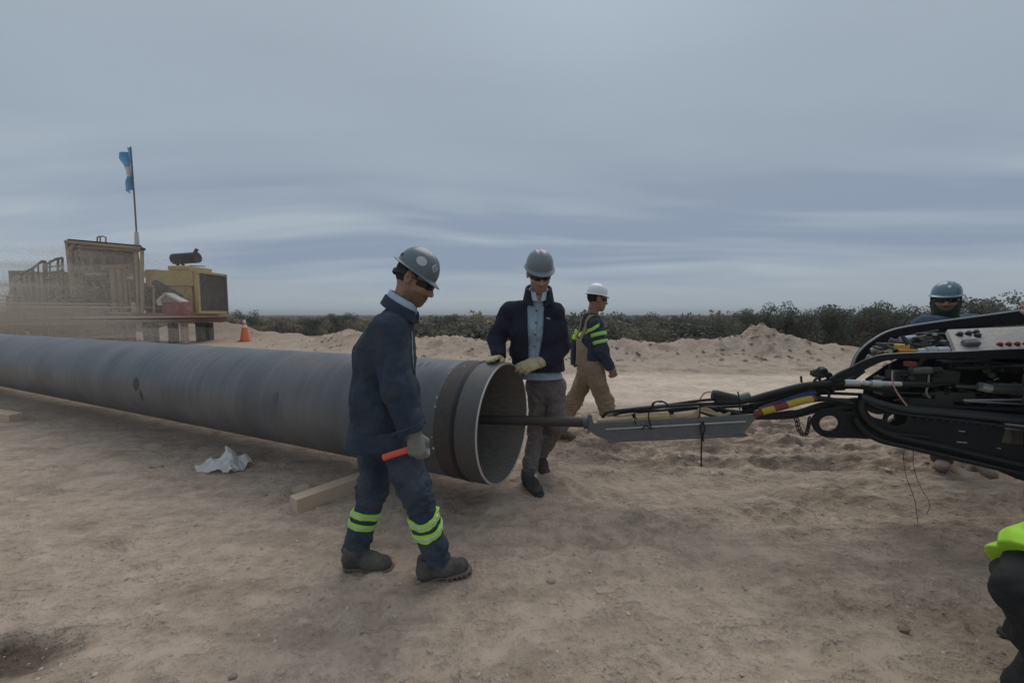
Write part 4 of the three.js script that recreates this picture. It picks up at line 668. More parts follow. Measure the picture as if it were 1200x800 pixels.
  const hat = add(t, 'hard_hat', helmetGeo(hf, { peak: 0.036, brim: 0.012, tilt: 0.05 }), M.greyHatPale);
  add(t, 'sunglasses', meshField(inFrame(hf, glassesField), boxIn(hf, [-0.1, -0.03, -0.03], [0.1, 0.05, 0.13]), 0.003), M.lens);
  const tan = clothColour([0.52, 0.42, 0.26], dustC, 6, 0.12);
  add(t, 'glove', handGeo(frame(lh.o, lh.z, lh.y, 1.12), -1, [0.35, 0.42, 0.5, 0.6], 0.5, 0.005, tan), vcm(0.85), 'tan leather glove on the rim of the pipe');
  { const d = J.wrL.clone().sub(J.elL).normalize(), a = J.wrL.clone().addScaledVector(d, -0.045), b = J.wrL.clone().addScaledVector(d, 0.035); add(t, 'glove_cuff', rod(a, b, 0.053, 0.040, 22), std(0.50, 0.40, 0.25, 0.85)); }
  add(t, 'glove', handGeo(frame(rh.o, rh.z, rh.y, 1.08), 1, [0.12, 0.15, 0.18, 0.2], 0.2, 0.004, tan), vcm(0.85), 'tan glove resting on top of the pipe');
}
// ---- worker in tan overalls walking away behind the boom
{
  const P = at, J = {
    pelvis: P(691, 426, 4.12), chest: P(692, 398, 4.13), neck: P(694, 370, 4.13), shR: P(699, 381, 3.98), shL: P(687, 379, 4.28), elR: P(706, 411, 3.92), wrR: P(716, 433, 3.92), elL: P(675, 404, 4.32), wrL: P(674, 428, 4.28),
    hipR: P(694, 432, 4.03), hipL: P(690, 432, 4.2), knR: P(709, 471, 4.02), anR: P(721, 509, 4.02), knL: P(673, 470, 4.22), anL: P(655, 507, 4.28), s: 1 };
  const base = onGround(690, 519), t = thing('person', 'worker in tan bib overalls, navy shirt and white hard hat, walking behind the boom', 'person', base);
  const hf = frame(P(700, 351, 4.1), V(0.95, -0.10, -0.16), V(0.08, 1, 0));
  const hand = frame(J.wrR.clone(), V(-0.30, 0.35, -0.85), V(0.55, -0.80, -0.1));
  bodyMesh(t, J, hf, skinTones.brown, headColour(skinTones.brown, null, [0.02, 0.016, 0.014]), [{ fr: hand, side: 1, curl: [0.5, 0.6, 0.65, 0.7], thumb: 0.4 }]);
  add(t, 'hair', hairGeo(hf, (x, y, z) => Math.max(-0.055 - y, z - 0.02 - 0.1 * y, 0.030 - Math.hypot(y + 0.004, z + 0.004) + (Math.abs(x) < 0.05 ? -1 : 0)), [0.02, 0.017, 0.015]), vcm(0.9));
  const navy = [0.030, 0.044, 0.070], so = { hem: P(691, 427, 4.12), hemR: 0.118, waistR: 0.120, chestR: 0.118, shR: 0.072, arm: [0.076, 0.066, 0.052], colour: clothColour(navy, dustC, 31, 0.05), mat: cloth(), fold: folds(52, 8, 7, 8, 0.007), cell: 0.0085 };
  const sh = upper(t, 'shirt', J, so);
  collar(t, 'shirt_collar', P(693, 375, 4.13), V(0.1, 1, 0), V(1, -0.2, 0), 0.078, 0.05, 0.008, 0.2, cloth(), clothColour(navy, dustC, 33, 0.03), 0.2, 0.006, -0.2);
  for (const [t0, t1] of [[0.30, 0.44], [0.60, 0.73]]) { const s = legBand(sh, 'reflective_band', sh.userData.sleeves[1], J.shR, J.elR, t0, t1, M.lime, 0.011, 0.006); legBand(s, 'silver_stripe', sh.userData.sleeves[1], J.shR, J.elR, (t0 + t1) / 2 - 0.02, (t0 + t1) / 2 + 0.02, M.silver, 0.014, 0.0055); }
  for (const k of [0.1, 0.34]) legBand(sh, 'reflective_band', sh.userData.sleeves[0], J.shL, J.elL, 0.3 + k, 0.46 + k, M.lime, 0.009, 0.007);
  // band across the shoulder blades
  { const f = sh.userData.field, y0 = P(690, 382.5, 4.1).y, c = mid(J.shL, J.shR); add(sh, 'reflective_band', meshField((x, y, z) => Math.max(f(x, y, z) - 0.006, Math.abs(y - y0 - 0.7 * (x - c.x)) - 0.019, x - c.x - 0.040, Math.hypot(x - c.x, y - c.y, z - c.z) - 0.26), boundsOf([bone(J.shL, J.shR, 0.15)], 0.03), 0.007), M.lime); }
  const tanC = clothColour([0.290, 0.205, 0.125], [0.40, 0.33, 0.25], 37, 0.22);
  const tr = lower(t, 'overalls', J, { leg: [0.112, 0.094, 0.086], hipR: 0.128, over: 0.01, colour: tanC, mat: cloth(), fold: folds(66, 8, 6, 8, 0.009), sag: 0.009, cell: 0.0085 });
  // bib and straps: a skin over the shirt, wide at the waist, narrowing to two straps
  { const tf = union(torsoBones(J, so), 0.07), lat = J.shL.clone().sub(J.shR).normalize(), c = mid(J.pelvis, J.chest, 0.2), top = J.shL.y;
    const f = (x, y, z) => { const lx = (x - c.x) * lat.x + (y - c.y) * lat.y + (z - c.z) * lat.z, h = clamp((y - c.y) / (top - c.y)); const w = h < 0.30 ? 0.16 : lerp(0.16, 0.055, sstep(0.30, 0.62, h)); const strap = Math.abs(Math.abs(lx) - lerp(0.052, 0.075, h)) - 0.024; const reg = h > 0.60 ? strap : Math.min(Math.abs(lx) - w, strap); return Math.max(Math.abs(tf(x, y, z) - 0.010) - 0.007, reg, c.y - 0.06 - y, y - top - 0.10, h > 0.9 ? -(tf(x, y, z) + 0.02) : -1); };
    add(tr, 'bib', meshField(f, boundsOf(torsoBones(J, so), 0.03), 0.0075, tanC), cloth()); }
  const bc = clothColour([0.11, 0.075, 0.048], dustC, 22, 0.3), bm = vcm(0.85);
  boot(t, footFrame(719, 520, V(0.98, 0.10, -0.16), V(-0.1, 1, 0)), bm, M.sole, clothColour([0.30, 0.23, 0.16], dustC, 22, 0.3), 0.14);
  boot(t, footFrame(655, 517, V(0.95, -0.12, 0.2)), bm, M.sole, bc, 0.14);
  const hat = add(t, 'hard_hat', helmetGeo(hf, { peak: 0.034, brim: 0.012, tilt: 0.05 }), M.whiteHat); add(hat, 'hat_mark', sticker(hf, -0.45, 0.28, 0.026, 0.026, 'oval', 0.05), std(0.12, 0.10, 0.09, 0.6));
  add(t, 'sunglasses', meshField(inFrame(hf, glassesField), boxIn(hf, [-0.1, -0.03, -0.03], [0.1, 0.05, 0.13]), 0.0032), M.lens);
}
// ---- masked worker behind the machine
{
  const P = at, J = {
    pelvis: P(1114, 462, 3.42), chest: P(1112, 415, 3.40), neck: P(1110, 374, 3.38), shR: P(1083, 381, 3.25), shL: P(1141, 378, 3.55), elR: P(1066, 436, 3.16), wrR: P(1080, 462, 3.0), elL: P(1166, 434, 3.55), wrL: P(1150, 464, 3.3),
    hipR: P(1104, 468, 3.34), hipL: P(1124, 468, 3.48), knR: P(1102, 510, 3.3), anR: P(1104, 540, 3.36), knL: P(1136, 512, 3.5), anL: P(1150, 542, 3.5), s: 1 };
  const base = onGround(1120, 550), t = thing('person', 'worker with green face scarf, sunglasses and blue-grey hard hat behind the machine', 'person', base);
  const hf = frame(P(1109, 352, 3.36), V(-0.72, -0.08, 0.69), Y);
  bodyMesh(t, J, hf, skinTones.brown, headColour(skinTones.brown, [0.05, 0.04, 0.035], [0.02, 0.016, 0.014]), [{ fr: frame(J.wrR, V(0.2, -0.9, 0.3), V(0.3, -0.4, 0.85)), side: 1, curl: [0.6], thumb: 0.5 }, { fr: frame(J.wrL, V(0.2, -0.9, 0.3), V(-0.4, -0.4, 0.8)), side: -1, curl: [0.6], thumb: 0.5 }]);
  const green = clothColour([0.012, 0.034, 0.019], dustC, 41, 0.02);
  add(t, 'face_scarf', meshField(inFrame(hf, (x, y, z) => { let d = smin(headField(x, y, z), capD(x, y, z, bone(V(0, -0.06, 0), V(0, -0.17, -0.02), 0.068, 0.085)), 0.05) - 0.006 + 0.004 * ridge(x * 12, y * 26, z * 12, 2); d = smax(d, -Math.max(Math.hypot(x / 0.066, (y + 0.010) / 0.070) * 0.06 - 0.06, 0.035 - z), 0.008); return smax(d, y - 0.085, 0.01); }), boxIn(hf, [-0.13, -0.2, -0.15], [0.13, 0.12, 0.15]), 0.0048, green), cloth());
  upper(t, 'jacket', J, { hem: P(1114, 470, 3.42), hemR: 0.13, waistR: 0.132, chestR: 0.125, shR: 0.076, arm: [0.078, 0.068, 0.054], colour: clothColour([0.040, 0.075, 0.125], dustC, 43, 0.04), mat: cloth(), fold: folds(72, 8, 7, 8, 0.006), cell: 0.010 });
  lower(t, 'trousers', J, { leg: [0.1, 0.082, 0.074], hipR: 0.12, over: 0.0, colour: clothColour([0.05, 0.055, 0.065], dustC, 47, 0.15), mat: cloth(), cell: 0.011 });
  const bc = clothColour([0.46, 0.33, 0.27], dustC, 42, 0.2), bm = vcm(0.85);
  boot(t, footFrame(1105, 551, V(-0.80, 0, 0.6)), bm, M.sole, bc, 0.13); boot(t, footFrame(1152, 553, V(-0.55, 0, 0.8)), bm, M.sole, clothColour([0.27, 0.21, 0.165], dustC, 44, 0.3), 0.13);
  const hat = add(t, 'hard_hat', helmetGeo(hf, { peak: 0.036, brim: 0.014, tilt: 0.02 }), M.blueHat); add(hat, 'hat_mark', sticker(hf, 0.12, 0.42, 0.044, 0.040, 'diamond', 0.02), std(0.7, 0.74, 0.78, 0.4));  // pale diamond mark on the front of the dome
  add(t, 'sunglasses', meshField(inFrame(hf, glassesField), boxIn(hf, [-0.1, -0.03, -0.03], [0.1, 0.05, 0.13]), 0.0032), M.lens);
}
// ---- person at the right edge with a hand on the upper arm of the machine
{
  const P = at, J = {
    pelvis: P(1300, 500, 2.05), chest: P(1296, 420, 2.05), neck: P(1290, 365, 2.05), shR: P(1290, 392, 2.22), shL: P(1290, 388, 1.85), elR: P(1262, 460, 2.3), wrR: P(1235, 430, 2.2), elL: P(1226, 470, 1.86), wrL: P(1221, 398, 1.90),
    hipR: P(1300, 505, 2.13), hipL: P(1300, 508, 1.97), knR: P(1296, 600, 2.12), anR: P(1300, 670, 2.14), knL: P(1296, 605, 1.96), anL: P(1300, 690, 1.97), s: 1 };
  const base = onGround(1300, 690), t = thing('person', 'person in a black sleeve at the right edge, hand on the upper machine arm', 'person', base);
  const hf = frame(P(1278, 320, 2.05), V(-1, -0.15, 0), Y);
  bodyMesh(t, J, hf, skinTones.ruddy, headColour(skinTones.ruddy, null, [0.03, 0.025, 0.02]), [{ fr: frame(J.wrL, V(-0.2, -0.1, -0.95), V(-0.06, 1, -0.05), 1.0), side: -1, curl: [0.25, 0.28, 0.3, 0.32], thumb: 0.6 }]);
  add(t, 'hair', hairGeo(hf, (x, y, z) => Math.max(-0.055 - y, z - 0.03), [0.03, 0.025, 0.02]), vcm(0.9));
  upper(t, 'jacket', J, { hem: P(1300, 520, 2.05), hemR: 0.13, waistR: 0.132, chestR: 0.125, shR: 0.076, arm: [0.078, 0.066, 0.050], colour: clothColour([0.012, 0.014, 0.020], dustC, 53, 0.02), mat: cloth(), fold: folds(82, 8, 7, 8, 0.006), cell: 0.009 });
  lower(t, 'trousers', J, { leg: [0.1, 0.08, 0.07], hipR: 0.12, colour: clothColour([0.03, 0.035, 0.045], dustC, 57, 0.1), mat: cloth(), cell: 0.011 });
  for (const px of [1300, 1302]) boot(t, footFrame(px, px === 1300 ? 702 : 676, V(-1, 0, 0.1)), vcm(0.85), M.soleDark, clothColour([0.04, 0.036, 0.034], dustC, 12, 0.2), 0.14);
  add(t, 'hard_hat', helmetGeo(hf), M.greyHat);
}
// ---- crouching person in black with a lime vest, nearest the camera
{
  const P = at, J = {
    pelvis: P(1300, 800, 1.12), chest: P(1262, 690, 1.16), neck: P(1262, 628, 1.16), shL: P(1236, 652, 1.12), shR: P(1346, 650, 1.3), elL: P(1210, 698, 1.08), wrL: P(1262, 738, 1.0), elR: P(1340, 720, 1.35), wrR: P(1290, 720, 1.45),
    hipL: P(1276, 800, 1.08), hipR: P(1324, 800, 1.18), knL: P(1226, 818, 1.14), anL: P(1236, 900, 1.12), knR: P(1250, 740, 1.48), anR: P(1260, 800, 1.42), s: 1 };
  J.anL.y = Math.max(J.anL.y, 0.09); J.anR.y = Math.max(0.09, Math.min(J.anR.y, 0.12));
  const base = V(J.anL.x, 0, J.anL.z), t = thing('person', 'crouching person in black with a lime safety vest, cut off at the lower right', 'person', base);
  const hf = frame(P(1262, 588, 1.18), V(-0.4, -0.35, -0.85), Y);
  bodyMesh(t, J, hf, skinTones.tan, headColour(skinTones.tan, null, [0.03, 0.025, 0.02]), [{ fr: frame(J.wrL, V(0.3, -0.6, -0.7), V(0.7, -0.5, -0.4)), side: -1, curl: [0.5], thumb: 0.4 }, { fr: frame(J.wrR, V(0.3, -0.9, 0), V(-0.7, -0.2, -0.6)), side: 1, curl: [0.5], thumb: 0.4 }]);
  add(t, 'hair', hairGeo(hf, (x, y, z) => Math.max(-0.055 - y, z - 0.03), [0.03, 0.025, 0.02]), vcm(0.9));
  const blk = clothColour([0.013, 0.014, 0.015], dustC, 63, 0.02), so = { hem: mid(J.pelvis, J.chest, 0.0), hemN: J.chest.clone().sub(J.pelvis).normalize(), hemR: 0.125, waistR: 0.125, chestR: 0.118, shR: 0.066, arm: [0.066, 0.080, 0.055], colour: blk, mat: cloth(), fold: folds(92, 6, 9, 6, 0.008), cell: 0.0075 };
  upper(t, 'jacket', J, so);
  lower(t, 'trousers', J, { leg: [0.1, 0.082, 0.066], hipR: 0.125, colour: blk, mat: cloth(), fold: folds(96, 8, 7, 8, 0.008), cell: 0.009 });
  // vest: torso shell that flares out over the shoulder
  { const tb = torsoBones(J, so), cap = [bone(mid(J.shL, J.shR, 0.12), mid(J.shL, J.elL, 0.20), 0.086, 0.098), bone(mid(J.shR, J.shL, 0.12), mid(J.shR, J.elR, 0.2), 0.085, 0.1)], tf = union([...tb, ...cap], 0.05), w = folds(98, 5, 9, 5, 0.013), d = J.elL.clone().sub(J.shL).normalize(), e = mid(J.shL, J.elL, 0.36), d2 = J.elR.clone().sub(J.shR).normalize(), e2 = mid(J.shR, J.elR, 0.25), up = J.chest.clone().sub(J.pelvis).normalize(), lo = mid(J.pelvis, J.chest, 0.12);
    const f = (x, y, z) => { let v = tf(x, y, z) - 0.013; if (Math.abs(v) < 0.04) v += w(x, y, z); v = smax(v, (x - e.x) * d.x + (y - e.y) * d.y + (z - e.z) * d.z, 0.006); v = smax(v, (x - e2.x) * d2.x + (y - e2.y) * d2.y + (z - e2.z) * d2.z, 0.006); v = smax(v, (lo.x - x) * up.x + (lo.y - y) * up.y + (lo.z - z) * up.z, 0.006); return smax(v, -(Math.hypot(x - J.neck.x, (y - J.neck.y) * 0.7, z - J.neck.z) - 0.075), 0.01); };
    add(t, 'safety_vest', meshField(f, boundsOf([...tb, ...cap], 0.03), 0.0075), std(0.40, 0.74, 0.045, 0.75)); }
  boot(t, frame(V(J.anL.x, G(J.anL.x, J.anL.z), J.anL.z), V(-0.5, 0, -0.85), Y), vcm(0.85), M.soleDark, blk, 0.13); boot(t, frame(V(J.anR.x, G(J.anR.x, J.anR.z), J.anR.z), V(-0.3, 0, -0.95), Y), vcm(0.85), M.soleDark, blk, 0.13);
}
// ------------------------------------------------------------------ the hydraulic boom that reaches into the pipe
{
  const A = at(600, 495, 2.86), B = at(1200, 495, 2.15), u = V(B.x - A.x, 0, B.z - A.z).normalize(), nrm = V(-u.z, 0, u.x); // u: along the boom, nrm: away from it
  if (nrm.z > 0) nrm.negate();                                      // pointing to the far side
  function bp(px, py, off = 0) { const o = A.clone().addScaledVector(nrm, off), r = ray(px, py), c = V(0, CAM_H, 0), t = o.clone().sub(c).dot(nrm) / r.dot(nrm); return c.addScaledVector(r, t); }
  const t = thing('hydraulic_boom', 'black hydraulic boom machine with hoses and control panel, its rod reaching into the pipe', 'machine', V(B.x, 0, B.z));
  const k = (px) => 1 / (F / lerp(2.86, 2.15, (px - 600) / 600));    // metres per pixel near there
  const blk = std(0.009, 0.010, 0.011, 0.5), blkM = std(0.011, 0.012, 0.013, 0.7), rub = [std(0.009, 0.009, 0.010, 0.6), std(0.014, 0.015, 0.016, 0.65), std(0.021, 0.022, 0.026, 0.65)], steel = std(0.42, 0.44, 0.45, 0.3, { metalness: 0.8 }), zinc = std(0.50, 0.52, 0.53, 0.38, { metalness: 0.6 });
  const noiseTex = (() => { const a = tileNoise(50, 91), b = tileNoise(200, 92); return (lo, hi) => texture(256, (p, q) => mix3(lo, hi, clamp(0.2 + 0.6 * a(p, q) + 0.4 * (b(p, q) - 0.3))).map(toS), true); })();
  const plateMat = new THREE.MeshPhysicalMaterial({ specularIntensity: 0.55, color: C(1, 1, 1), map: noiseTex([0.006, 0.007, 0.0075], [0.020, 0.021, 0.022]), roughness: 0.62 });
  const grey = new THREE.MeshStandardMaterial({ color: C(1, 1, 1), map: noiseTex([0.095, 0.100, 0.100], [0.150, 0.153, 0.150]), roughness: 0.55 });
  const rodMat = new THREE.MeshStandardMaterial({ color: C(1, 1, 1), map: noiseTex([0.040, 0.033, 0.029], [0.085, 0.070, 0.060]), roughness: 0.5, metalness: 0.2 });
  // a plate cut to an outline given on the boom's plane, with real thickness
  function plate(name, outline, off, thick, mat, holes = [], parent = t, bevel = 0.003, smooth = true) {
    const o = A.clone().addScaledVector(nrm, off), to2 = ([px, py]) => { const p = bp(px, py, off).sub(o); return new THREE.Vector2(p.dot(u), p.y); };
    const pts = outline.map(to2), s = new THREE.Shape(smooth ? new THREE.SplineCurve([...pts, pts[0]]).getPoints(outline.length * 6).slice(0, -1) : pts);
    for (const h of holes) { const q = h.map(to2); s.holes.push(new THREE.Path(h.length > 5 ? new THREE.SplineCurve([...q, q[0]]).getPoints(40).slice(0, -1) : q)); }
    const g = new THREE.ExtrudeGeometry(s, { depth: thick - 2 * bevel, bevelEnabled: bevel > 0, bevelSize: bevel, bevelThickness: bevel, bevelSegments: 2, curveSegments: 8, steps: 1 }); g.translate(0, 0, bevel);
    const m = new THREE.Matrix4().makeBasis(u, Y, nrm.clone()); g.applyMatrix4(m); g.translate(o.x, o.y, o.z);
    const uv = g.attributes.uv; for (let i = 0; i < uv.count; i++) uv.setXY(i, uv.getX(i) / 0.5, uv.getY(i) / 0.5);
    if (new THREE.Vector3().crossVectors(u, Y).dot(nrm) < 0) { const q = g.index ? null : g; if (q) { for (const a of Object.values(q.attributes)) { const s2 = a.itemSize, arr = a.array; for (let i = 0; i < a.count; i += 3) for (let c = 0; c < s2; c++) { const x = arr[(i + 1) * s2 + c]; arr[(i + 1) * s2 + c] = arr[(i + 2) * s2 + c]; arr[(i + 2) * s2 + c] = x; } } q.computeVertexNormals(); } }
    return add(parent, name, g, mat);
  }
  const ell = (cx, cy, rx, ry, n = 20) => Array.from({ length: n }, (_, i) => [cx + rx * Math.cos(i / n * 6.2832), cy + ry * Math.sin(i / n * 6.2832)]);
  const path = (list, off = 0) => list.map(([px, py, o]) => bp(px, py, off + (o ?? 0)));
  const hose = (list, r, m, off = 0, name = 'hose', parent = t) => add(parent, name, tube(path(list, off), r, 14 * list.length, 10), m);
  const rodP = (name, a, b, r, m, off = 0, r2 = r, parent = t, label) => add(parent, name, rod(bp(a[0], a[1], off), bp(b[0], b[1], off), r, r2, 18), m, label);

  // reach rod, with the clamp it carries inside the pipe
  { const a = onPipe(0.75), b = bp(692, 494.5, 0.10); a.y = b.y - 0.055; const r = add(t, 'reach_rod', rod(a, b, 0.036, 0.040, 24), rodMat);
    const cl = lathe([[0.001, -0.70], [0.16, -0.70], [0.20, -0.74], [0.37, -0.76], [0.385, -0.80], [0.385, -0.95], [0.1, -1.0]], 48); add(r, 'clamp_head', cl, std(0.030, 0.028, 0.026, 0.7)); add(r, 'collar', rod(bp(684, 494.7, 0.10), bp(694, 494.4, 0.10), 0.050, 0.050, 22), grey); }
  // grey channel: near cheek, far cheek, floor, end plate
  const cheek = [[689, 486.5], [693, 486.5], [695.5, 496], [884, 486], [887, 489], [871, 508], [742, 514.5], [712, 515], [700, 511], [690.5, 504.5]];
  const tray = plate('channel', cheek, 0, 0.012, grey, [], t, 0.002, false);
  plate('far_cheek', cheek.map(([x, y]) => [x, y]), 0.19, 0.012, grey, [], tray, 0.002, false);
  { const a = bp(712, 514, 0.1), b = bp(871, 507, 0.1), d = b.clone().sub(a), g = new THREE.BoxGeometry(d.length(), 0.010, 0.176); const m = new THREE.Matrix4().makeBasis(d.clone().normalize(), new THREE.Vector3().crossVectors(nrm, d.clone().normalize()).multiplyScalar(1), nrm); g.applyMatrix4(m); g.translate((a.x + b.x) / 2, (a.y + b.y) / 2 + 0.006, (a.z + b.z) / 2); add(tray, 'floor', g, grey); }
  { const a = bp(690.5, 504, 0), b = bp(690.5, 487, 0), c = bp(690.5, 495, 0.1); const g = boxAt(c, 0.012, b.y - a.y, 0.2, Math.atan2(-u.z, u.x), 0.002); add(tray, 'end_plate', g, grey); }
  rodP('rail', [710, 503], [874, 493.8], 0.0062, std(0.36, 0.37, 0.36, 0.45), -0.008, 0.0062, tray);
  // foam packing strapped along the channel
  const foam = new THREE.MeshStandardMaterial({ color: C(1, 1, 1), map: noiseTex([0.30, 0.215, 0.12], [0.50, 0.385, 0.235]), roughness: 0.95 });
  const foamBlock = (x0, y0, x1, y1, h, off) => { const a = bp(x0, y0, off), b = bp(x1, y1, off), d = b.clone().sub(a), L = d.length(), g = new RoundedBoxGeometry(L, h, 0.10, 3, 0.014), p = g.attributes.position; for (let i = 0; i < p.count; i++) p.setXYZ(i, p.getX(i), p.getY(i) + 0.010 * noise(p.getX(i) * 22 + x0, p.getZ(i) * 20, 1), p.getZ(i) + 0.010 * noise(p.getX(i) * 18, p.getY(i) * 18, x0)); g.applyMatrix4(new THREE.Matrix4().makeBasis(d.clone().normalize(), new THREE.Vector3().crossVectors(nrm, d.clone().normalize()), nrm)); const c = a.add(b).multiplyScalar(0.5); g.translate(c.x, c.y, c.z); g.computeVertexNormals(); add(t, 'foam_block', g, foam); };
  foamBlock(700, 493.5, 742, 490.5, 0.052, 0.065); foamBlock(745, 491, 785, 487.5, 0.058, 0.062); foamBlock(790, 488.5, 820, 485, 0.045, 0.065);
  hose([[786, 487], [800, 491], [812, 486], [820, 481], [832, 484], [846, 487], [856, 484]], 0.011, foam, 0.03, 'foam_strip'); hose([[818, 480], [828, 479], [840, 485], [852, 487]], 0.012, foam, 0.04, 'foam_strip');
  // hoses and cables lying along the channel and climbing to the frame
  const rnd = rng(404);
  const lines = [
    [[706, 490], [712, 483], [735, 480], [770, 477], [810, 474], [850, 472], [900, 466], [945, 452], [992, 449]],
    [[716, 491], [724, 484], [750, 481], [785, 481], [830, 477], [868, 472], [910, 461], [950, 453], [1000, 444]],
    [[712, 488], [730, 488], [760, 483], [800, 478], [845, 477], [885, 474], [925, 468], [960, 461], [1010, 462]],
    [[720, 486], [742, 479], [780, 475], [815, 470], [842, 468], [880, 470], [920, 462], [965, 447], [1005, 430]],
    [[735, 489], [770, 486], [812, 482], [850, 481], [876, 483], [910, 480], [950, 470], [985, 468], [1020, 471]],
    [[790, 479], [815, 481], [838, 487], [858, 485], [880, 480], [912, 470], [950, 458], [990, 455]],
    [[820, 476], [842, 480], [862, 488], [884, 489], [915, 487], [960, 478], [1000, 477]],
    [[842, 478], [858, 483], [874, 487], [900, 486], [930, 482]],
  ];
  lines.forEach((l, i) => hose(l.map(([x, y]) => [x, y, 0.02 * Math.sin(i * 2.1 + x * 0.02)]), 0.0095 + 0.0045 * rnd(), rub[i % 3], 0.05 + 0.018 * ((i * 5) % 7)));
  hose([[838, 470], [870, 470], [905, 461], [945, 451.5], [992, 448.5]], 0.0215, rub[0], 0.03); hose([[880, 475], [915, 466], [955, 456], [1000, 452], [1050, 458]], 0.020, rub[1], 0.10); hose([[870, 478], [905, 473], [950, 463], [985, 452], [1012, 434]], 0.016, rub[0], 0.14);
  hose([[900, 488], [935, 484], [965, 475], [1000, 470]], 0.024, rub[0], 0.09); hose([[885, 489], [925, 488], [955, 481], [990, 474]], 0.017, rub[0], 0.13);
  // small looped ends and the black cable gland with its orange lead
  hose([[763, 480], [766, 472], [774, 470], [780, 472], [784, 476]], 0.006, rub[0], 0.02, 'cable_loop'); hose([[764, 478], [768, 471], [776, 471]], 0.005, rub[0], 0.01, 'cable_loop');
  { const g = rodP('cable_gland', [838.5, 463.5], [862, 468.5], 0.040, rub[1], 0.05, 0.037); rodP('gland_cap', [835, 462.7], [839, 463.6], 0.034, rub[0], 0.05, 0.040, g); }
  hose([[838, 460], [828, 459.5], [822, 465], [820, 471]], 0.0042, std(0.40, 0.13, 0.06, 0.6), 0.05, 'orange_lead');
  rodP('tape_wrap', [862, 468.8], [879, 463.5], 0.030, std(0.10, 0.13, 0.125, 0.5), 0.05, 0.027);
  // red, yellow and blue sleeves
  const red = std(0.20, 0.040, 0.034, 0.8), yel = std(0.46, 0.33, 0.035, 0.75), blu = std(0.035, 0.055, 0.16, 0.75);
  const sl = (l, r, m, name) => { hose(l, r, m, 0.0, name); }; 
  sl([[884.5, 486.5], [889, 484.3], [893, 482.5]], 0.0190, red, 'coloured_sleeve'); sl([[893, 482.5], [900, 480.6], [907.5, 478.6]], 0.0225, yel, 'coloured_sleeve'); sl([[907.5, 478.6], [915, 476.6], [922.5, 474.4]], 0.0235, red, 'coloured_sleeve'); sl([[922.5, 474.4], [938, 470], [952, 467.2]], 0.0230, yel, 'coloured_sleeve'); sl([[952, 467.2], [954, 466.6], [956, 466]], 0.020, red, 'coloured_sleeve');
  hose([[890, 481], [905, 475], [922, 470]], 0.018, std(0.13, 0.05, 0.11, 0.75), 0.045, 'coloured_sleeve'); hose([[918, 471], [938, 464.5], [956, 459.5]], 0.019, blu, 0.04, 'coloured_sleeve');
  hose([[956, 466], [975, 468], [1000, 473]], 0.014, rub[0], 0.0);
  // cable ties and hanging straps
  hose([[762, 479], [760, 488], [763, 500], [764, 503]], 0.0045, rub[0], -0.012, 'cable_tie'); hose([[763, 502], [757, 499], [752, 503]], 0.0045, rub[0], -0.014, 'cable_tie'); hose([[820, 472], [820.5, 482], [819, 490]], 0.004, rub[0], 0.0, 'cable_tie'); hose([[744, 483], [744, 492], [745, 497]], 0.004, rub[0], -0.008, 'cable_tie'); hose([[865, 459], [867, 472], [867, 480]], 0.0045, rub[0], 0.01, 'cable_tie');
  hose([[824, 494], [821, 500], [822.5, 512], [822, 530], [822, 547]], 0.0050, rub[0], -0.018, 'hanging_strap'); hose([[824, 494], [826, 502], [824, 510], [824.5, 517]], 0.0048, rub[0], -0.020, 'hanging_strap');
  rodP('pin', [939, 440.5], [939.6, 448], 0.0065, std(0.05, 0.03, 0.03, 0.6), 0.05);
  // cluster of fittings
  for (const [x, y, r] of [[956, 437, 0.026], [964, 434, 0.024], [970, 439, 0.022], [961, 440, 0.020]]) { const c = bp(x, y, 0.08), g = new THREE.CylinderGeometry(r, r, 0.04, 6); g.rotateX(1.3); g.rotateZ(x); g.translate(c.x, c.y, c.z); add(t, 'fitting', g, std(0.026, 0.022, 0.020, 0.6)); }
  for (const [x, y] of [[958, 448], [972, 456], [966, 462]]) { const c = bp(x, y, 0.04), g = new THREE.TorusGeometry(0.028, 0.008, 8, 18); g.rotateY(0.5 + x); g.translate(c.x, c.y, c.z); add(t, 'hose_clamp', g, blkM); }
  // chain
  { const pts = new THREE.CatmullRomCurve3(path([[934, 492], [936, 501], [940, 508], [944, 509], [947, 502], [949, 491]], 0.06)).getSpacedPoints(17); pts.forEach((p, i) => { const g = new THREE.TorusGeometry(0.012, 0.0035, 6, 12); g.scale(1, 1.35, 1); const tg = (pts[Math.min(i + 1, 17)].clone().sub(pts[Math.max(i - 1, 0)])).normalize(); g.rotateY(i % 2 ? 1.57 : 0.2); g.applyQuaternion(new THREE.Quaternion().setFromUnitVectors(Y, tg)); g.translate(p.x, p.y, p.z); add(t, 'chain_link', g, std(0.07, 0.065, 0.06, 0.5, { metalness: 0.5 })); }); }

  // lower frame: near and far side plates with their holes
  const beamOut = [[953, 497], [955, 488], [963, 482], [972, 480], [980, 478], [988, 472], [1002, 467], [1020, 468.5], [1042, 474], [1062, 480], [1100, 482.5], [1136, 486], [1170, 490], [1215, 495.5], [1215, 562], [1165, 549.5], [1122, 539.5], [1090, 531], [1062, 524], [1036, 516], [1010, 513.5], [980, 512.5], [966, 511], [957, 505]];
  const holesN = [ell(972.5, 496.3, 11.8, 9.2), [[987, 479.6], [991, 478.6], [998.5, 478.2], [999, 481.8], [993, 482.4], [988, 481.6]], [[1015.5, 478.8], [1021, 483], [1029, 485.5], [1037, 484], [1042, 479.5], [1038, 487], [1036.5, 491.6], [1028, 490], [1021, 486.5]], ell(1053, 492, 12.4, 7.6), [[1180, 499.5], [1204, 502.5], [1204, 523], [1174, 519]]];
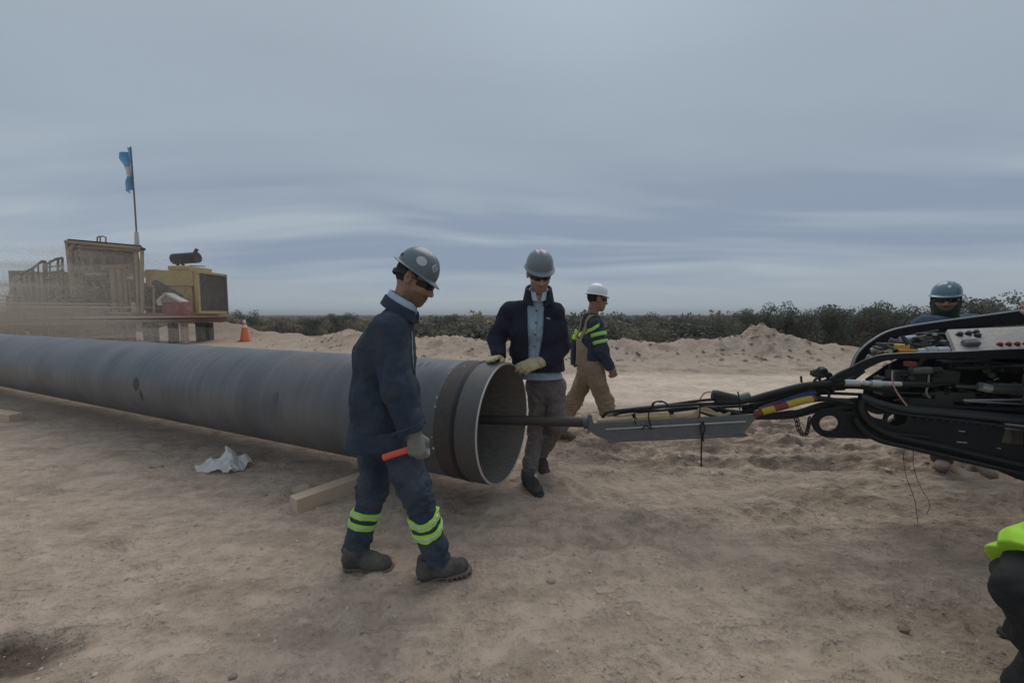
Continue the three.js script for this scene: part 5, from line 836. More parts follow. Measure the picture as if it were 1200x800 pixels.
  plate('side_plate', beamOut, 0.0, 0.020, plateMat, holesN);
  plate('far_side_plate', beamOut.map(([x, y]) => [x, y]), 0.42, 0.020, plateMat, [ell(976, 497, 17, 12), [[984, 472], [1000, 472], [1003, 486], [984, 486]], [[1010, 473], [1050, 477], [1050, 490], [1035, 500], [1010, 486]], [[1170, 494], [1208, 498], [1208, 530], [1165, 524]]]);
  hose([[1016, 471], [1032, 478], [1060, 485], [1095, 489], [1140, 494], [1206, 503]], 0.010, rub[2], -0.012, 'hose'); hose([[1006, 474], [1014, 492], [1030, 503], [1058, 509], [1090, 512]], 0.010, rub[0], -0.016, 'hose');
  // raised lip along the bottom edge, curved guide rails, bright strips
  hose([[1000, 489], [1012, 504], [1032, 516], [1062, 523], [1122, 537], [1200, 555]], 0.017, blk, -0.012, 'lower_lip'); hose([[1010, 468], [1010, 482], [1020, 496], [1040, 508], [1062, 514], [1100, 522], [1150, 534], [1206, 546]], 0.017, rub[1], -0.016, 'guide_hose');
  hose([[1008, 465], [1030, 472], [1062, 479.5], [1100, 483], [1150, 488], [1206, 493.5]], 0.020, std(0.030, 0.034, 0.035, 0.45), -0.010, 'guide_rail'); hose([[1012, 463], [1040, 474], [1080, 478], [1130, 482], [1206, 489.5]], 0.012, std(0.022, 0.026, 0.027, 0.45), 0.01, 'guide_rail');
  rodP('guide_bar', [1129, 468.6], [1206, 468.2], 0.006, steel, 0.05); rodP('guide_bar', [1129, 469.6], [1206, 473.5], 0.0055, steel, 0.06); rodP('chrome_strip', [1177, 496.6], [1206, 499.5], 0.0068, zinc, -0.006); rodP('chrome_strip', [1178, 501.2], [1206, 503.8], 0.0062, zinc, -0.006);
  for (const [x, y, w] of [[1127.5, 505, 7], [1127.5, 518, 12], [1171, 525, 4]]) rodP('weld_tab', [x - w / 2, y - 0.3], [x + w / 2, y + 0.6], 0.0032, zinc, -0.004);
  rodP('brown_tank', [1172, 510], [1225, 516], 0.075, std(0.16, 0.14, 0.10, 0.7), 0.30);
  // dark back panel and blocks of hydraulics between the plates
  plate('back_panel', [[1040, 428], [1060, 418], [1215, 414], [1215, 496], [1130, 486], [1060, 478], [1012, 466], [1016, 444]], 0.30, 0.012, blkM, [[[1164, 437], [1173, 443], [1165, 446]], [[1024, 441], [1031, 439], [1033, 447], [1026, 450]], [[1036, 428.5], [1043, 428], [1044, 432.5], [1038, 433.5]]], t, 0.002, false);
  const block = (name, x, y, w, h, d, off, m, roll = 0) => { const c = bp(x, y, off), g = new RoundedBoxGeometry(w, h, d, 2, 0.006); if (roll) g.rotateZ(roll); g.rotateY(Math.atan2(-u.z, u.x)); g.translate(c.x, c.y, c.z); return add(t, name, g, m); };
  const dk = [std(0.024, 0.026, 0.024, 0.6), std(0.036, 0.036, 0.032, 0.7), std(0.018, 0.019, 0.02, 0.5), std(0.050, 0.045, 0.038, 0.7)];
  block('valve_block', 1061, 441, 0.16, 0.075, 0.1, 0.16, dk[0]); block('valve_block', 1100, 441, 0.14, 0.09, 0.12, 0.18, dk[1]); block('valve_block', 1110, 463, 0.20, 0.06, 0.12, 0.16, dk[3]); block('valve_block', 1140, 428, 0.30, 0.05, 0.12, 0.2, dk[2]); block('valve_block', 1085, 470, 0.22, 0.05, 0.1, 0.14, dk[1]); block('valve_block', 1040, 452, 0.1, 0.12, 0.1, 0.2, dk[2]); block('valve_block', 1195, 431, 0.22, 0.05, 0.12, 0.2, dk[0]);
  block('red_valve', 1067, 426.5, 0.045, 0.032, 0.05, 0.10, std(0.26, 0.05, 0.045, 0.6));
  rodP('cylinder', [1068, 434.5], [1090, 433.8], 0.024, std(0.16, 0.17, 0.16, 0.35, { metalness: 0.6 }), 0.09); rodP('cylinder', [1090, 433.8], [1103, 433.4], 0.019, dk[1], 0.09); rodP('hydraulic_cylinder', [1158, 454], [1212, 457], 0.034, std(0.11, 0.12, 0.115, 0.4, { metalness: 0.4 }), 0.10); rodP('piston_rod', [1118, 452], [1158, 454], 0.015, std(0.10, 0.105, 0.105, 0.3, { metalness: 0.7 }), 0.10); rodP('pipe_fitting', [1148, 452.5], [1160, 455], 0.026, zinc, 0.085);
  for (const [x0, y0, x1, y1] of [[1120, 431, 1206, 429], [1050, 460, 1130, 462], [1104, 424, 1160, 422], [1112, 476, 1206, 480]]) rodP('hydraulic_line', [x0, y0], [x1, y1], 0.008, std(0.05, 0.052, 0.054, 0.4, { metalness: 0.4 }), 0.11);
  hose([[1056, 450], [1085, 452], [1115, 450], [1128, 458], [1150, 460]], 0.012, rub[1], 0.12); hose([[1075, 444], [1095, 455], [1125, 466], [1160, 462]], 0.012, rub[0], 0.14); hose([[1089, 439], [1088, 450], [1086, 460], [1090, 466]], 0.0055, std(0.26, 0.25, 0.22, 0.5), 0.08, 'small_line');
  // clutter of dark hoses, elbows and dusty fittings between the plates
  { const q = rng(515), tones = [[0.012, 0.013, 0.013], [0.020, 0.021, 0.020], [0.032, 0.031, 0.028], [0.055, 0.048, 0.040], [0.075, 0.070, 0.062]];
    for (let i = 0; i < 26; i++) { const x = 1040 + 165 * q(), y = 426 + 46 * q(), dx = (q() - 0.5) * 60, dy = (q() - 0.5) * 18, o = 0.10 + 0.14 * q(); hose([[x, y], [x + dx * 0.3, y + 7 * (q() - 0.5)], [x + dx * 0.7, y + dy], [x + dx, y + dy + 5 * (q() - 0.5)]], 0.005 + 0.007 * q(), std(...tones[Math.floor(q() * 3)], 0.6), o); }
    for (let i = 0; i < 46; i++) { const up = i > 28, x = up ? 1026 + 84 * q() : 1042 + 160 * q(), y = up ? 414 - (x - 1026) * 0.12 - 14 * q() * Math.min(1, (x - 1012) / 30) : 426 + 46 * q(), p = bp(x, y, 0.08 + 0.14 * q()), r = 0.007 + 0.012 * q(), g = new THREE.CylinderGeometry(r, r * (0.6 + 0.4 * q()), 0.02 + 0.05 * q(), q() < 0.5 ? 6 : 12); g.rotateX(q() * 3); g.rotateZ(q() * 3); g.translate(p.x, p.y, p.z); add(t, 'fitting', g, std(...tones[Math.floor(q() * 5)], 0.5)); }
    for (let i = 0; i < 15; i++) { const x = 1066 + i * 9.6, y = 489 + i * 0.9, p = bp(x, y, -0.004), g = new THREE.CylinderGeometry(0.007, 0.007, 0.008, 6); g.rotateX(Math.PI / 2); g.rotateY(Math.atan2(-u.z, u.x)); g.translate(p.x, p.y, p.z); if (x < 1172) add(t, 'bolt', g, std(0.030, 0.030, 0.030, 0.5)); } }
  // chromed coupling
  { const seg = [[989, 1007.5, 0.0205], [1007.5, 1012, 0.010], [1012, 1018, 0.0155], [1018, 1021, 0.009], [1021, 1032, 0.0210], [1032, 1034, 0.017], [1034, 1056, 0.0150]]; const c0 = rodP('coupling', [989, 448.2], [990, 448.2], 0.019, steel, 0.02); for (const [a, b, r] of seg) rodP('coupling_ring', [a, 448.2 + (a - 989) * 0.025], [b, 448.2 + (b - 989) * 0.025], r, zinc, 0.02, r, c0); }
  rodP('hose', [1056, 450], [1090, 451], 0.016, rub[1], 0.03);
  hose([[1046.5, 434], [1046, 443], [1049, 455], [1056, 466], [1063, 475]], 0.0042, std(0.50, 0.30, 0.26, 0.6), -0.02, 'pink_wire');
  // front arch: curved flange plate with a paler top edge
  const fa = [[974, 444], [985, 437], [1000, 430], [1012, 423.5], [1024, 419], [1036, 416], [1065, 414.2], [1120, 412.6], [1215, 409.5]];
  const band = (top, w) => [...top, ...top.slice().reverse().map(([x, y], i) => [x + (x < 1000 ? 3 : 0.5), y + w * clamp(0.3 + (x - 974) / 70, 0.3, 1)])];
  plate('front_arch', [...fa, [1215, 419], [1120, 420], [1066, 419.5], [1040, 422], [1026, 427], [1012, 434], [998, 441], [982, 448]], -0.01, 0.022, plateMat);
  add(t, 'arch_edge', (() => { const g = tube(path(fa, 0.0), 0.0065, 90, 8); return g; })(), std(0.42, 0.43, 0.43, 0.4, { metalness: 0.3 }));
  // rear arch on the far side
  const ra = [[999, 430], [1004, 417], [1012, 407], [1022, 399], [1034, 391.5], [1048, 386], [1072, 381], [1110, 375.5], [1160, 368.8], [1215, 361]];
  plate('rear_arch', [...ra, [1215, 378], [1160, 381], [1110, 384], [1076, 390], [1056, 394], [1040, 401], [1028, 409], [1018, 420], [1010, 433], [1002, 436]], 0.40, 0.022, plateMat);
  add(t, 'arch_edge', tube(path(ra, 0.40), 0.0070, 90, 8), std(0.34, 0.35, 0.36, 0.4, { metalness: 0.3 }));
  hose([[1008, 430], [1020, 414], [1036, 402], [1058, 394], [1084, 389], [1120, 384], [1212, 376]], 0.014, rub[0], 0.43); hose([[1012, 430], [1024, 415], [1042, 403], [1068, 394], [1100, 388]], 0.012, rub[1], 0.33);
  // things seen under the rear arch
  rodP('filter', [1056, 397.6], [1073, 396.2], 0.021, steel, 0.24); block('orange_valve', 1065, 412.5, 0.10, 0.035, 0.06, 0.14, std(0.55, 0.22, 0.03, 0.6)); block('yellow_valve', 1057, 408, 0.055, 0.055, 0.06, 0.18, std(0.60, 0.42, 0.09, 0.6));
  rodP('pale_fitting', [1076, 412], [1084, 411], 0.018, std(0.55, 0.55, 0.54, 0.4), 0.10); rodP('pale_fitting', [1086, 411], [1096, 410], 0.024, std(0.6, 0.6, 0.6, 0.4), 0.12); rodP('pale_fitting', [1098, 410.5], [1111, 409.5], 0.021, std(0.58, 0.58, 0.62, 0.4), 0.12);
  block('grey_bracket', 1081, 406, 0.05, 0.085, 0.06, 0.22, std(0.10, 0.10, 0.095, 0.6)); block('bronze_valve', 1082, 399, 0.12, 0.05, 0.08, 0.26, std(0.10, 0.075, 0.05, 0.6)); block('dark_manifold', 1044, 408, 0.12, 0.07, 0.1, 0.28, dk[1]); block('dark_manifold', 1098, 394, 0.16, 0.045, 0.1, 0.3, dk[2]); block('dark_manifold', 1100, 403, 0.14, 0.04, 0.1, 0.28, dk[0]); block('dark_manifold', 1034, 416, 0.09, 0.06, 0.08, 0.24, dk[2]); block('dark_manifold', 1060, 402, 0.10, 0.03, 0.08, 0.3, dk[3]);
  for (const [x, y, r, c] of [[1025, 409, 0.016, [0.4, 0.38, 0.34]], [1031, 411, 0.018, [0.28, 0.18, 0.15]], [1041, 412, 0.015, [0.35, 0.33, 0.16]], [1020, 419, 0.018, [0.30, 0.31, 0.31]], [1047, 399, 0.014, [0.12, 0.10, 0.09]], [1096, 433, 0.012, [0.2, 0.17, 0.14]], [1115, 452, 0.016, [0.22, 0.20, 0.18]], [1129, 452, 0.014, [0.12, 0.11, 0.1]], [1112, 462, 0.016, [0.14, 0.06, 0.045]], [1187, 452, 0.02, [0.1, 0.1, 0.1]]]) { const p = bp(x, y, 0.14), g = new THREE.CylinderGeometry(r, r * 0.8, 0.035, 8); g.rotateX(1.2); g.rotateY(x * 0.7); g.translate(p.x, p.y, p.z); add(t, 'valve_knob', g, std(...c, 0.5)); }
  // control box with its white sloping panel
  const panelMat = new THREE.MeshStandardMaterial({ color: C(1, 1, 1), map: noiseTex([0.42, 0.365, 0.32], [0.62, 0.56, 0.51]), roughness: 0.6 });
  const lo0 = bp(1121, 411, 0.06), lo1 = bp(1208, 410.5, 0.06), hi0 = bp(1111, 386, 0.22), hi1 = bp(1208, 382, 0.22);
  { const n = new THREE.Vector3().crossVectors(lo1.clone().sub(lo0), hi0.clone().sub(lo0)).normalize(), th = n.clone().multiplyScalar(-0.03), q = [lo0, lo1, hi1, hi0], pos = []; const face = (...v) => { for (const i of [0, 1, 2, 0, 2, 3]) pos.push(v[i].x, v[i].y, v[i].z); }; const bk = q.map((p) => p.clone().add(th)); face(...q); face(bk[3], bk[2], bk[1], bk[0]); for (let i = 0; i < 4; i++) face(q[i], bk[i], bk[(i + 1) % 4], q[(i + 1) % 4]);
    const g = new THREE.BufferGeometry(); g.setAttribute('position', new THREE.Float32BufferAttribute(pos, 3)); const uv = []; for (let i = 0; i < pos.length; i += 3) uv.push(pos[i] / 0.4, pos[i + 1] / 0.4); g.setAttribute('uv', new THREE.Float32BufferAttribute(uv, 2)); g.computeVertexNormals();
    const panel = add(t, 'control_panel', g, panelMat);
    const on = (px, py) => { const r = ray(px, py), c = V(0, CAM_H, 0); return c.addScaledVector(r, lo0.clone().sub(c).dot(n) / r.dot(n)); }, qn = new THREE.Quaternion().setFromUnitVectors(Y, n);
    const knob = (name, px, py, r, h, m) => { const p = on(px, py), g1 = new THREE.LatheGeometry([[0.001, h], [r * 0.62, h], [r * 0.74, h * 0.85], [r * 0.8, h * 0.25], [r, h * 0.2], [r, 0]].map(([a, b]) => new THREE.Vector2(a, b)), 20); g1.applyQuaternion(qn); g1.translate(p.x, p.y, p.z); add(panel, name, g1, m); };
    for (const [x, y] of [[1124.3, 392.6], [1134.5, 391.6], [1143.3, 390.3], [1145.4, 394.2]]) knob('black_knob', x, y, 0.017, 0.022, std(0.022, 0.022, 0.024, 0.4));
    for (const [x, y] of [[1171.5, 404.2], [1181.5, 404], [1191.5, 403.8], [1202, 403.6]]) knob('red_knob', x, y, 0.015, 0.018, std(0.20, 0.025, 0.025, 0.45));
    { const p = on(1136, 404.2), g2 = new RoundedBoxGeometry(0.078, 0.038, 0.048, 4, 0.014), xx = lo1.clone().sub(lo0).normalize(), yy = new THREE.Vector3().crossVectors(n, xx); g2.applyMatrix4(new THREE.Matrix4().makeBasis(xx, n, yy.negate())); g2.translate(p.x + n.x * 0.018, p.y + n.y * 0.018, p.z + n.z * 0.018); const w = add(panel, 'gauge_window', g2, std(0.14, 0.145, 0.145, 0.35)); const p2 = on(1136.5, 401.6); add(w, 'lens', new THREE.SphereGeometry(0.007, 12, 8).translate(p2.x + n.x * 0.036, p2.y + n.y * 0.036, p2.z + n.z * 0.036), M.white); }
    // dark cheek at the left of the box
    const ck = [lo0, hi0, hi0.clone().add(V(0, -0.16, 0)), lo0.clone().add(V(0, -0.02, 0)).addScaledVector(nrm, 0.02)], pc = []; for (const i of [0, 1, 2, 0, 2, 3]) pc.push(ck[i].x, ck[i].y, ck[i].z);
  }
  block('box_body', 1166, 405, 0.40, 0.10, 0.10, 0.27, dk[2]);
  // loose wires trailing from the frame to the ground
  hose([[1060, 524], [1059.5, 540], [1063, 560], [1072, 585], [1076, 612]], 0.0016, std(0.06, 0.045, 0.035, 0.8), 0.02, 'loose_wire'); hose([[1071, 526], [1071, 545], [1078, 568], [1090, 590], [1086, 603]], 0.0016, std(0.06, 0.045, 0.035, 0.8), 0.06, 'loose_wire');
  // unseen vehicle body bearing the boom, enlarged with a cab to shade the foreground
  { const c = bp(1345, 470, 0.2), yw = Math.atan2(-u.z, u.x); add(t, 'shading_carrier', boxAt(V(c.x + 1.75, 0.98, c.z + 0.4), 2.4, 1.2, 1.6, yw, 0.08), plateMat); add(t, 'shading_cab', boxAt(V(c.x + 2.6, 2.2, c.z + 0.6), 1.4, 1.3, 1.4, yw, 0.1), plateMat); for (const s of [-1, 1]) { const g = new THREE.CylinderGeometry(0.26, 0.26, 0.2, 28); g.rotateX(Math.PI / 2); g.rotateY(Math.atan2(-u.z, u.x)); const w = V(c.x + 1.2, 0.25, c.z).addScaledVector(nrm, s * 0.38); g.translate(w.x, w.y, w.z); add(t, 'wheel', g, rub[1]); } }
}
// ------------------------------------------------------------------ the dusty power skid far left, with its flag and cone
{
  const D = 18, k = D / F;
  const pt = (px, py, dz = 0) => at(px, py, D + dz);
  const nz = (() => { const a = tileNoise(9, 131), b = tileNoise(60, 132), c = tileNoise(160, 133); return (lo, hi) => texture(256, (u, v) => mix3(lo, hi, clamp(0.15 + 0.7 * a(u, v) + 0.5 * (b(u, v) - 0.4) + 0.3 * (c(u, v) - 0.5))).map(toS), true, 1); })();
  const tm = (lo, hi, r = 0.9) => new THREE.MeshStandardMaterial({ color: C(1, 1, 1), map: nz(lo, hi), roughness: r });
  const yellow = tm([0.36, 0.255, 0.095], [0.52, 0.38, 0.17], 0.7), canvas = tm([0.20, 0.165, 0.12], [0.36, 0.305, 0.23]), frameM = tm([0.28, 0.22, 0.13], [0.45, 0.36, 0.24]), darkM = std(0.045, 0.042, 0.040, 0.85), olive = tm([0.32, 0.225, 0.115], [0.46, 0.33, 0.18]), rustM = tm([0.10, 0.045, 0.035], [0.22, 0.11, 0.09]), steelD = std(0.09, 0.09, 0.088, 0.7), pale = std(0.55, 0.53, 0.48, 0.8), tanDeck = tm([0.28, 0.20, 0.12], [0.40, 0.30, 0.19]);
  const box = (p, name, x0, y0, x1, y1, dz, thick, m, bevel = 0.02) => { const a = pt(x0, y0, dz), b = pt(x1, y1, dz), w = Math.abs(b.x - a.x), h = Math.abs(a.y - b.y); return add(p, name, boxAt(V((a.x + b.x) / 2, (a.y + b.y) / 2, a.z - thick / 2), w, h, thick, 0, bevel), m); };
  const bar = (p, name, x0, y0, x1, y1, dz, r, m, dz2 = dz) => add(p, name, rod(pt(x0, y0, dz), pt(x1, y1, dz2), r, r, 10), m);
  const org = V(pt(160, 400).x, 0, -D);
  // trailer deck
  const deck = thing('trailer_deck', 'dusty steel trailer deck on legs under the yellow engine housing', 'trailer', org);
  box(deck, 'platform', 60, 366.5, 222, 371.5, 0, 2.7, tanDeck); box(deck, 'side_beam', 72, 371.8, 221, 377.5, -0.03, 0.14, rustM); box(deck, 'far_beam', 72, 371.8, 260, 377.5, 2.5, 0.14, rustM); { const a = pt(217, 374.5, 0.05), g = boxAt(V(a.x + 0.1, a.y, a.z - 1.25), 0.14, 0.28, 2.3, 0, 0.01); add(deck, 'end_beam', g, rustM); }
  for (const [x, w, m] of [[200, 9, darkM], [213, 6, tm([0.32, 0.22, 0.19], [0.46, 0.36, 0.31])], [150, 7, darkM], [118, 8, darkM], [92, 7, darkM], [178, 6, steelD]]) box(deck, 'leg', x - w / 2, 378.6, x + w / 2, 403, x % 2 ? 0.1 : 0.5, 0.28, m, 0.01);
  for (const [x, dz] of [[170, 2.2], [242, 2.3], [232, 1.5], [110, 2.3]]) box(deck, 'leg', x - 4, 378, x + 4, 402, dz, 0.3, darkM, 0.01);
  for (const x of [104, 136]) { const c = pt(x, 391, 0.6), g = new THREE.CylinderGeometry(0.55, 0.55, 0.4, 26); g.rotateX(Math.PI / 2); g.translate(c.x, 0.56, c.z); const w = add(deck, 'wheel', g, std(0.05, 0.047, 0.045, 0.9)); const h = new THREE.CylinderGeometry(0.24, 0.24, 0.05, 20); h.rotateX(Math.PI / 2); h.translate(c.x, 0.56, c.z + 0.22); add(w, 'hub', h, std(0.2, 0.17, 0.14, 0.8)); }
  // yellow power unit
  const unit = thing('engine_unit', 'yellow diesel power unit with dark radiator and a muffler on its roof', 'generator', V(pt(215, 366).x, pt(215, 366).y, -D));
  box(unit, 'housing', 178, 316.5, 226, 335, 0.0, 1.9, yellow); box(unit, 'housing', 196, 335.3, 226, 366.9, 0.05, 1.8, yellow); box(unit, 'rear_panel', 168, 335.2, 200, 367, 1.5, 0.4, darkM);
  { const a = pt(168, 313, 0.05), b = pt(180, 316.3, 0.05), g = boxAt(V((a.x + b.x) / 2 + 0.05, (a.y + b.y) / 2 - 0.45, a.z - 1.0), 0.62, 0.85, 1.9, 0, 0.05, 0); add(unit, 'hood', g, yellow); }
  box(unit, 'roof_step', 196, 311.2, 221, 316.2, 0.2, 1.4, yellow); bar(unit, 'roof_rail', 222, 311, 240, 312, 1.2, 0.03, pale);
  // radiator in the end face: frame and upright fins
  { const a = pt(226.3, 316.8, 0.02), b = pt(226.3, 367, 0.02), x0 = a.x, h = a.y - b.y, yc = (a.y + b.y) / 2, z0 = a.z, W = 1.86;
    const rad = add(unit, 'radiator', boxAt(V(x0 + 0.05, yc, z0 - W / 2), 0.10, h - 0.1, W - 0.1, 0, 0.01), tm([0.12, 0.107, 0.092], [0.18, 0.16, 0.138]));
    for (const [y, z, sy, sz, m] of [[yc, z0 - 0.05, h, 0.12, yellow], [yc, z0 - W + 0.05, h, 0.12, steelD], [yc + h / 2 - 0.05, z0 - W / 2, 0.12, W - 0.2, yellow], [yc - h / 2 + 0.05, z0 - W / 2, 0.12, W - 0.2, yellow]]) add(rad, 'radiator_frame', boxAt(V(x0 + 0.08, y, z), 0.18, sy, sz, 0, 0.015), m);
    const finM = tm([0.10, 0.09, 0.078], [0.15, 0.135, 0.118]); for (let i = 0; i < 22; i++) add(rad, 'fin', boxAt(V(x0 + 0.12, yc, z0 - 0.16 - i * (W - 0.32) / 21), 0.05, h - 0.22, 0.035, 0, 0.004), finM); }
  box(unit, 'engine_block', 172, 345, 196, 367, 0.5, 1.0, darkM, 0.1); for (const [x, y, w, h] of [[176, 338, 9, 7], [187, 341, 8, 6], [171, 352, 5, 8], [195, 350, 8, 9], [205, 346, 5, 5]]) box(unit, 'engine_part', x, y, x + w, y + h, 0.25 - 0.05 * (x % 4), 0.5, x % 2 ? darkM : steelD, 0.06);
  bar(unit, 'belt_guard', 181, 331, 213, 351, -0.02, 0.16, darkM); bar(unit, 'post', 180, 330, 180, 366, -0.1, 0.045, frameM); bar(unit, 'post', 215.5, 336, 216, 366, -0.1, 0.035, frameM);
  { const m = bar(unit, 'muffler', 203.5, 303.6, 231.5, 301.6, 0.8, 0.26, std(0.060, 0.050, 0.048, 0.75)); bar(m, 'end_cap', 202.6, 303.7, 203.6, 303.6, 0.8, 0.19, rustM); bar(m, 'exhaust_stub', 226.5, 298.5, 230.6, 291.6, 0.8, 0.075, rustM); bar(m, 'bracket', 208, 308, 208, 311, 0.8, 0.07, darkM); bar(m, 'bracket', 214, 308, 214, 311, 0.8, 0.07, darkM); }
  // red chest with a peaked white cover
  const chest = thing('red_chest', 'red box with a peaked white cover on the deck before the engine', 'chest', V(pt(203, 368).x, pt(203, 368).y, -D + 0.8));
  box(chest, 'body', 189, 354, 216, 368, -0.9, 0.35, tm([0.24, 0.065, 0.070], [0.34, 0.105, 0.11], 0.7)); bar(chest, 'tap', 219, 362.5, 222.5, 362, -0.9, 0.07, tm([0.30, 0.14, 0.12], [0.4, 0.2, 0.17]));
  { const f = -0.95; for (const [x0, y0, x1, y1] of [[183.5, 352.3, 193.2, 343.8], [193, 343.8, 211.5, 353.8]]) { const a = pt(x0, y0, f), b = pt(x1, y1, f), d = b.clone().sub(a), g = new THREE.BoxGeometry(d.length(), 0.09, 0.42); g.rotateZ(Math.atan2(d.y, d.x)); const c = a.add(b).multiplyScalar(0.5); g.translate(c.x, c.y, c.z - 0.21); add(chest, 'cover', g, pale); } const s = new THREE.Shape([[184.5, 354], [193, 345.5], [209, 354]].map(([x, y]) => { const p = pt(x, y, f); return new THREE.Vector2(p.x, p.y); })); const g = new THREE.ExtrudeGeometry(s, { depth: 0.3, bevelEnabled: false }); g.translate(0, 0, -D - f - 0.36); add(chest, 'cover_end', g, std(0.27, 0.25, 0.225, 0.9)); bar(chest, 'strap', 186.3, 352, 187.5, 358, -0.95, 0.09, pale); }
  // dark machine block half lost in the dust
  const pump0 = thing('pump_block', 'dark pump machinery half lost in dust below the canopy', 'pump', V(pt(85, 395).x, pt(85, 395).y, -D + 0.7));
  // canopy shelter
  const shel = thing('canopy_shelter', 'open steel canopy frame hung with dusty sheeting, beside the yellow engine', 'shelter', V(pt(122, 366).x, pt(122, 366).y, -D));
  bar(shel, 'roof_beam', 77, 283.2, 165.5, 291, -0.3, 0.09, frameM); bar(shel, 'roof_beam', 80, 288, 164, 294, -0.25, 0.05, frameM); bar(shel, 'roof_beam', 82, 286, 162, 292.5, 1.8, 0.08, frameM); bar(shel, 'roof_beam', 162, 290.6, 169, 292, -0.3, 0.06, darkM);
  { const q = [pt(78, 282.2, -0.35), pt(166, 290, -0.35), pt(164, 292, 2.0), pt(82, 285, 2.0)], pos = []; for (const i of [0, 1, 2, 0, 2, 3]) pos.push(q[i].x, q[i].y + 0.1, q[i].z); for (const i of [2, 1, 0, 3, 2, 0]) pos.push(q[i].x, q[i].y + 0.06, q[i].z); const g = new THREE.BufferGeometry(); g.setAttribute('position', new THREE.Float32BufferAttribute(pos, 3)); g.computeVertexNormals(); g.setAttribute('uv', new THREE.Float32BufferAttribute(new Float32Array(24), 2)); add(shel, 'roof_sheet', g, frameM); }
  bar(shel, 'post', 78, 283, 87, 366, -0.3, 0.075, frameM); bar(shel, 'post', 80.5, 284, 90.5, 366, -0.25, 0.05, frameM); bar(shel, 'brace', 80, 293, 88, 286, -0.3, 0.06, frameM); bar(shel, 'post', 166, 291, 166.5, 366, -0.25, 0.07, frameM); bar(shel, 'post', 158.5, 292, 162, 366, -0.2, 0.055, frameM); bar(shel, 'post', 88, 288, 92, 366, 1.8, 0.06, frameM); bar(shel, 'post', 152, 292, 153, 366, 1.8, 0.06, frameM);
  // hanging sheets: gathered cloth with depth
  const sheet = (name, x0, y0, x1, y1, dz, m, seed, amp = 0.10) => { const a = pt(x0, y0, dz), b = pt(x1, y1, dz), nx = 34, ny = 14, pos = [], uv = [], idx = []; for (let j = 0; j <= ny; j++) for (let i = 0; i <= nx; i++) { const u = i / nx, v = j / ny; pos.push(lerp(a.x, b.x, u) + 0.05 * noise(v * 3, u * 2, seed), lerp(a.y, b.y, v) + (v === 1 ? 0.14 * noise(u * 6, seed, 1) : 0), a.z + amp * Math.sin(u * 26 + 3 * noise(u * 3, v * 2, seed)) * (0.4 + v) + 0.12 * noise(u * 4, v * 3, seed)); uv.push(u * 1.6, v * 1.2); } for (let j = 0; j < ny; j++) for (let i = 0; i < nx; i++) { const p = j * (nx + 1) + i; idx.push(p, p + nx + 1, p + 1, p + 1, p + nx + 1, p + nx + 2); } const g = new THREE.BufferGeometry(); g.setAttribute('position', new THREE.Float32BufferAttribute(pos, 3)); g.setAttribute('uv', new THREE.Float32BufferAttribute(uv, 2)); g.setIndex(idx); g.computeVertexNormals(); m.side = THREE.DoubleSide; return add(shel, name, g, m); };
  sheet('canvas_sheet', 88, 290, 163, 366, 1.2, canvas, 3); sheet('canvas_sheet', 84, 287, 96, 350, -0.1, tm([0.24, 0.215, 0.17], [0.36, 0.32, 0.26]), 7); sheet('canvas_sheet', 154, 292, 167, 352, -0.05, canvas, 11);
  const cab = box(shel, 'cabinet', 127, 313, 154, 366, 0.2, 0.35, olive); for (const x of [134, 141, 147]) box(cab, 'cabinet_rib', x, 314, x + 1.6, 365, 0.14, 0.08, tm([0.20, 0.15, 0.085], [0.30, 0.23, 0.14]), 0.01); box(cab, 'cabinet_top', 118, 310, 152, 313.5, 0.1, 0.4, tm([0.28, 0.2, 0.14], [0.34, 0.25, 0.18]));
  for (const [x, y, w, h, s] of [[94, 318, 14, 7, 1], [104, 320, 13, 5, 2], [113, 320, 10, 4, 3], [152, 325, 11, 4, 4]]) { const c = pt(x + w / 2, y + h / 2, 0.35), g = new THREE.SphereGeometry(1, 20, 14), p = g.attributes.position; for (let i = 0; i < p.count; i++) { const f = 1 + 0.3 * noise(p.getX(i) * 2 + s, p.getY(i) * 2, p.getZ(i) * 2); p.setXYZ(i, p.getX(i) * f * w * k * 0.55, p.getY(i) * f * h * k * 0.6, p.getZ(i) * f * 0.3); } g.computeVertexNormals(); g.translate(c.x, c.y, c.z); add(shel, 'white_sack', g, std(0.50, 0.47, 0.40, 0.9)); }
  for (const [x, y, w, h, d] of [[92, 328, 34, 10, 0.6], [96, 340, 28, 14, 0.5], [100, 352, 24, 14, 0.3], [155, 330, 8, 34, 0.5], [120, 330, 6, 30, 0.6]]) box(shel, 'machinery', x, y, x + w, y + h, d, 0.5, x % 3 ? darkM : steelD, 0.08);
  { const q = rng(88), mats = [darkM, steelD, frameM, olive, canvas]; for (let i = 0; i < 46; i++) { const x = 92 + 72 * q(), y = 316 + 46 * q(), w = 2 + 7 * q(), h = 2 + 9 * q(); if (q() < 0.5) box(shel, 'machinery', x, y, x + w, y + h, 0.1 + 0.9 * q(), 0.2 + 0.3 * q(), mats[Math.floor(q() * 5)], 0.04); else bar(shel, 'hose', x, y, x + (q() - 0.5) * 26, y + (q() - 0.3) * 16, 0.1 + 0.8 * q(), 0.03 + 0.03 * q(), mats[Math.floor(q() * 3)]); }
    for (let i = 0; i < 30; i++) { const x = 169 + 44 * q(), y = 334 + 26 * q(), w = 2 + 5 * q(); if (q() < 0.5) box(unit, 'engine_part', x, y, x + w, y + 2 + 5 * q(), 0.1 + 0.4 * q(), 0.2, mats[Math.floor(q() * 2)], 0.03); else bar(unit, 'hose', x, y, x + (q() - 0.5) * 18, y + (q() - 0.5) * 12, 0.02 + 0.3 * q(), 0.03, mats[Math.floor(q() * 3)]); }
